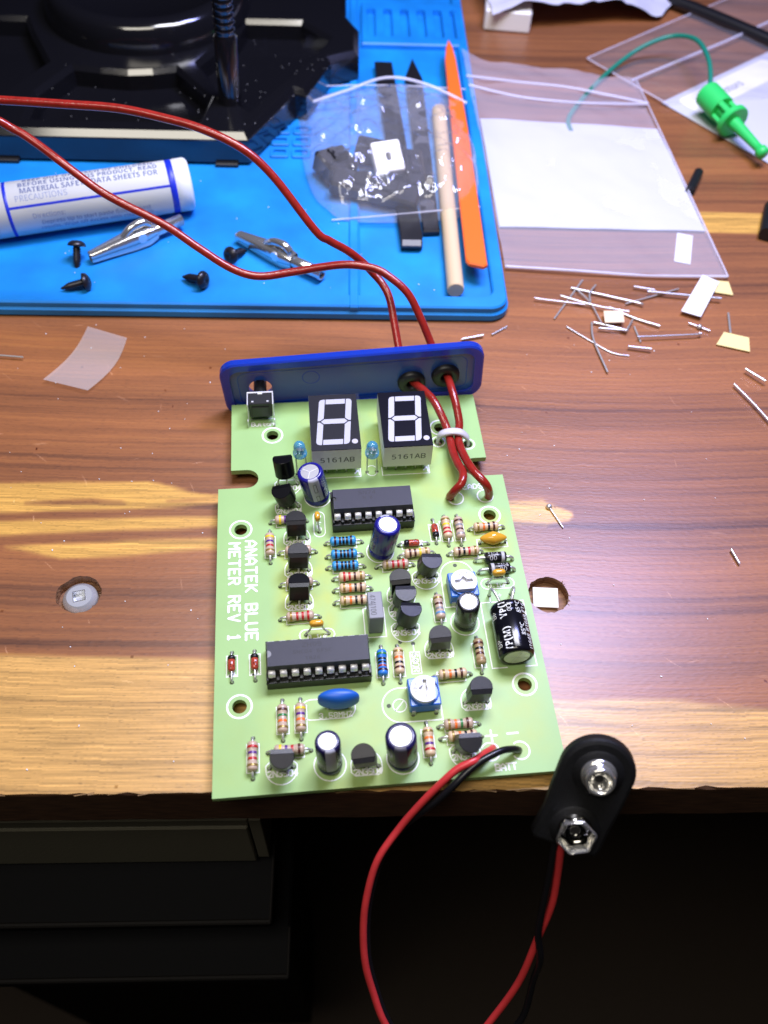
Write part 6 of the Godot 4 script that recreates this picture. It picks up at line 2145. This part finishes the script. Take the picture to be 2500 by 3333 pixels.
func build_clippings() -> void:
	var wires := [
		["dull wire clipping crossing the left of the pile, far end raised", [[109.1, -89.5], [97.2, -70.6]], 1],
		["longest bright wire clipping along the back of the pile, right end bent", [[104.6, -85.1], [123.7, -78.5], [126.4, -77.0]], 0],
		["bright straight wire clipping reaching furthest left", [[92.1, -79.4], [109.5, -76.6]], 0],
		["bright wire clipping through the middle of the pile", [[100.4, -80.4], [110.9, -75.9], [121.1, -73.4]], 0],
		["bright wire clipping pointing to the near right of the pile", [[115.6, -76.5], [122.8, -71.1], [129.9, -67.5]], 0],
		["dull wire clipping at the right back, pointing to the long bag", [[120.9, -77.7], [139.8, -85.5]], 1],
		["short bright clipping nearest the long bag", [[125.1, -85.8], [131.6, -84.3]], 0],
		["thin bright clipping running under the white tape strip", [[128.9, -83.0], [152.1, -79.9]], 0],
		["bright curved wire clipping at the near left of the pile", [[100.6, -67.2], [107.4, -60.7], [112.8, -56.0], [117.9, -54.8]], 0],
		["dull bent clipping reaching nearest the viewer below the pile", [[108.7, -68.9], [108.0, -61.0], [110.0, -47.2]], 1],
		["short bright clipping alone in front of the pile", [[118.0, -57.9], [124.9, -56.8]], 0],
		["thin clipping with hooked right end in front of the pile", [[121.5, -61.9], [140.4, -63.4], [141.3, -64.2]], 0],
		["short dull clipping touching the hooked one", [[121.9, -67.6], [122.6, -60.6]], 1],
		["short bright clipping beside the tan chip", [[109.3, -68.9], [119.1, -65.3]], 0],
		["dull bent clipping in the left middle of the pile", [[106.3, -83.8], [109.6, -77.8], [111.6, -68.6]], 1],
		["dull clipping standing from the pile's back left", [[112.6, -85.9], [110.0, -81.8], [109.6, -77.8]], 1],
		["dull clipping ending at the near yellow tape piece", [[153.4, -74.4], [151.6, -64.8]], 1],
		["short clipping with a solder blob near the white tape strip", [[139.4, -69.2], [145.4, -65.8]], 2],
		["long bright clipping running off the photo's right edge", [[146.7, -42.6], [150.3, -35.2], [153.5, -27.2]], 0],
		["faint clipping above the long one at the right edge", [[151.6, -48.5], [156.2, -43.4]], 1],
		["short nail-headed clipping on the yellow wood patch", [[85.9, 2.1], [88.7, 8.7]], 2],
		["short bright clipping alone at the right, level with the trimmers", [[130.9, 15.6], [132.0, 19.9]], 0],
		["bright clipping touching the front of the tan chip", [[110.3, -65.9], [119.0, -64.9]], 0],
		["thick dull clipping just right of the tan chip", [[118.4, -64.2], [121.9, -70.3]], 1],
		["short clipping beside the mat's front right corner", [[76.9, -63.1], [82.0, -66.9]], 1],
		["short bright clipping behind the blue panel's right end", [[67.5, -60.6], [74.3, -62.4]], 0],
		["dull pin lying at the photo's left edge", [[-78, -52.2], [-61.1, -50.6]], 1],
	]
	var n := 0
	for w in wires:
		var s := Shape.new()
		var pts := []
		var lift := 0.4 + 0.35 * (n % 4)
		for q in w[1]:
			pts.append(Vector3(q[0], lift, q[1]))
			lift += [0.0, 0.25, -0.05][n % 3]
		s.tube(curve(pts, 4) if pts.size() > 2 else pts, [0.3, 0.36, 0.25][n % 3], 8)
		if w[2] == 2:
			s.X = Transform3D(Basis(), (pts[0] + pts[1]) * 0.5 if n == 17 else pts[0])
			s.lathe([Vector2(0, -0.7), Vector2(0.7, -0.4), Vector2(0.9, 0.1), Vector2(0.5, 0.7), Vector2(0, 0.8)], 10)
		tag(put("wire_clipping", s, M.lead if w[2] == 1 else M.tin, self), w[0], "wire clipping", "cut-off wire ends scattered on the table")
		n += 1
	# bits of tape and card
	for q in [["flat strip of white tape among the wire clippings", [Vector2(148.8, -91.5), Vector2(153.5, -88.1), Vector2(143.4, -71.1), Vector2(137.7, -73.7)], M.white_tape, 1.6, "tape"], ["yellow scrap of tape behind the white strip", [Vector2(151.5, -90.3), Vector2(157.4, -89.5), Vector2(157.2, -82.9), Vector2(150.5, -84.4)], M.yellow_tape, 0.5, "tape"], ["nearer yellow scrap of tape at the right of the clippings", [Vector2(149.7, -65.5), Vector2(157.0, -63.1), Vector2(155.6, -56.8), Vector2(145.9, -59.9)], M.yellow_tape, 0.5, "tape"], ["small tan square of card in the middle of the clippings", [Vector2(112.8, -72.9), Vector2(119.1, -73.2), Vector2(118.5, -67.8), Vector2(112.3, -67.5)], M.tan_card, 1.9, "card"]]:
		var s := Shape.new()
		s.prism(PackedVector2Array(q[1]), q[3] - 0.15, q[3] + 0.15, 0.05)
		tag(put("tape_scrap" if q[4] == "tape" else "card_chip", s, q[2], self), q[0], q[4])
	var s := Shape.new()
	var rows := []
	for i in 9:
		var v := i / 8.0
		var a := Vector2(-44.9, -63.8).lerp(Vector2(-53.5, -41.4), v) + Vector2(1.6, 0.4) * sin(PI * v)
		var b := Vector2(-32.8, -59.8).lerp(Vector2(-40.2, -37.3), v) + Vector2(1.9, 0.6) * sin(PI * v)
		var row := PackedVector3Array()
		for j in 7:
			var p := a.lerp(b, j / 6.0)
			row.append(Vector3(p.x, 0.5 + 0.9 * v * v + 0.7 * (1.0 - v) * (1.0 - j / 6.0), p.y))
		rows.append(row)
	s.grid(rows, false, Vector3.UP)
	tag(put("clear_tape", s, M.tape, self), "frosted clear piece of tape alone on the left of the table", "tape")
	for q in [[Vector3(155.4, 1.8, -138.0), Vector3(161.2, 1.8, -149.5), 1.7, "thin black rod poking out from the right side of the long bag"], [Vector3(175.6, 2.6, -112), Vector3(182, 2.6, -128), 2.6, "black pen-like end at the photo's right edge"]]:
		s = Shape.new()
		s.tube([q[0], q[1]], q[2], 12)
		tag(put("black_rod", s, M.tool_black, self), q[3], "rod")
	# crumbs of solder and dust on the wood and the mat
	s = Shape.new()
	for i in 150:
		var p := Vector3(rng.randf_range(-72, 165), 0.12, rng.randf_range(-66, 72))
		if p.x > 0 and p.x < 76 and p.z > -34:
			continue
		if i % 6 == 0:
			p = Vector3(rng.randf_range(-70, 60), 5.0 if i % 12 else 5.0, rng.randf_range(-140, -78))
			if p.x > 33:
				p.y = 3.5
		s.X = Transform3D(Basis(Vector3.UP, rng.randf() * TAU), p)
		s.box(Vector3(rng.randf_range(0.15, 0.5), 0.2, rng.randf_range(0.15, 0.35)), Vector3.ZERO, 0.05)
	put("solder_crumbs", s, M.white_tape, self).set_meta("kind", "stuff")
	tag(get_node("solder_crumbs"), "tiny pale crumbs of solder and dust scattered over wood and mat", "crumbs")
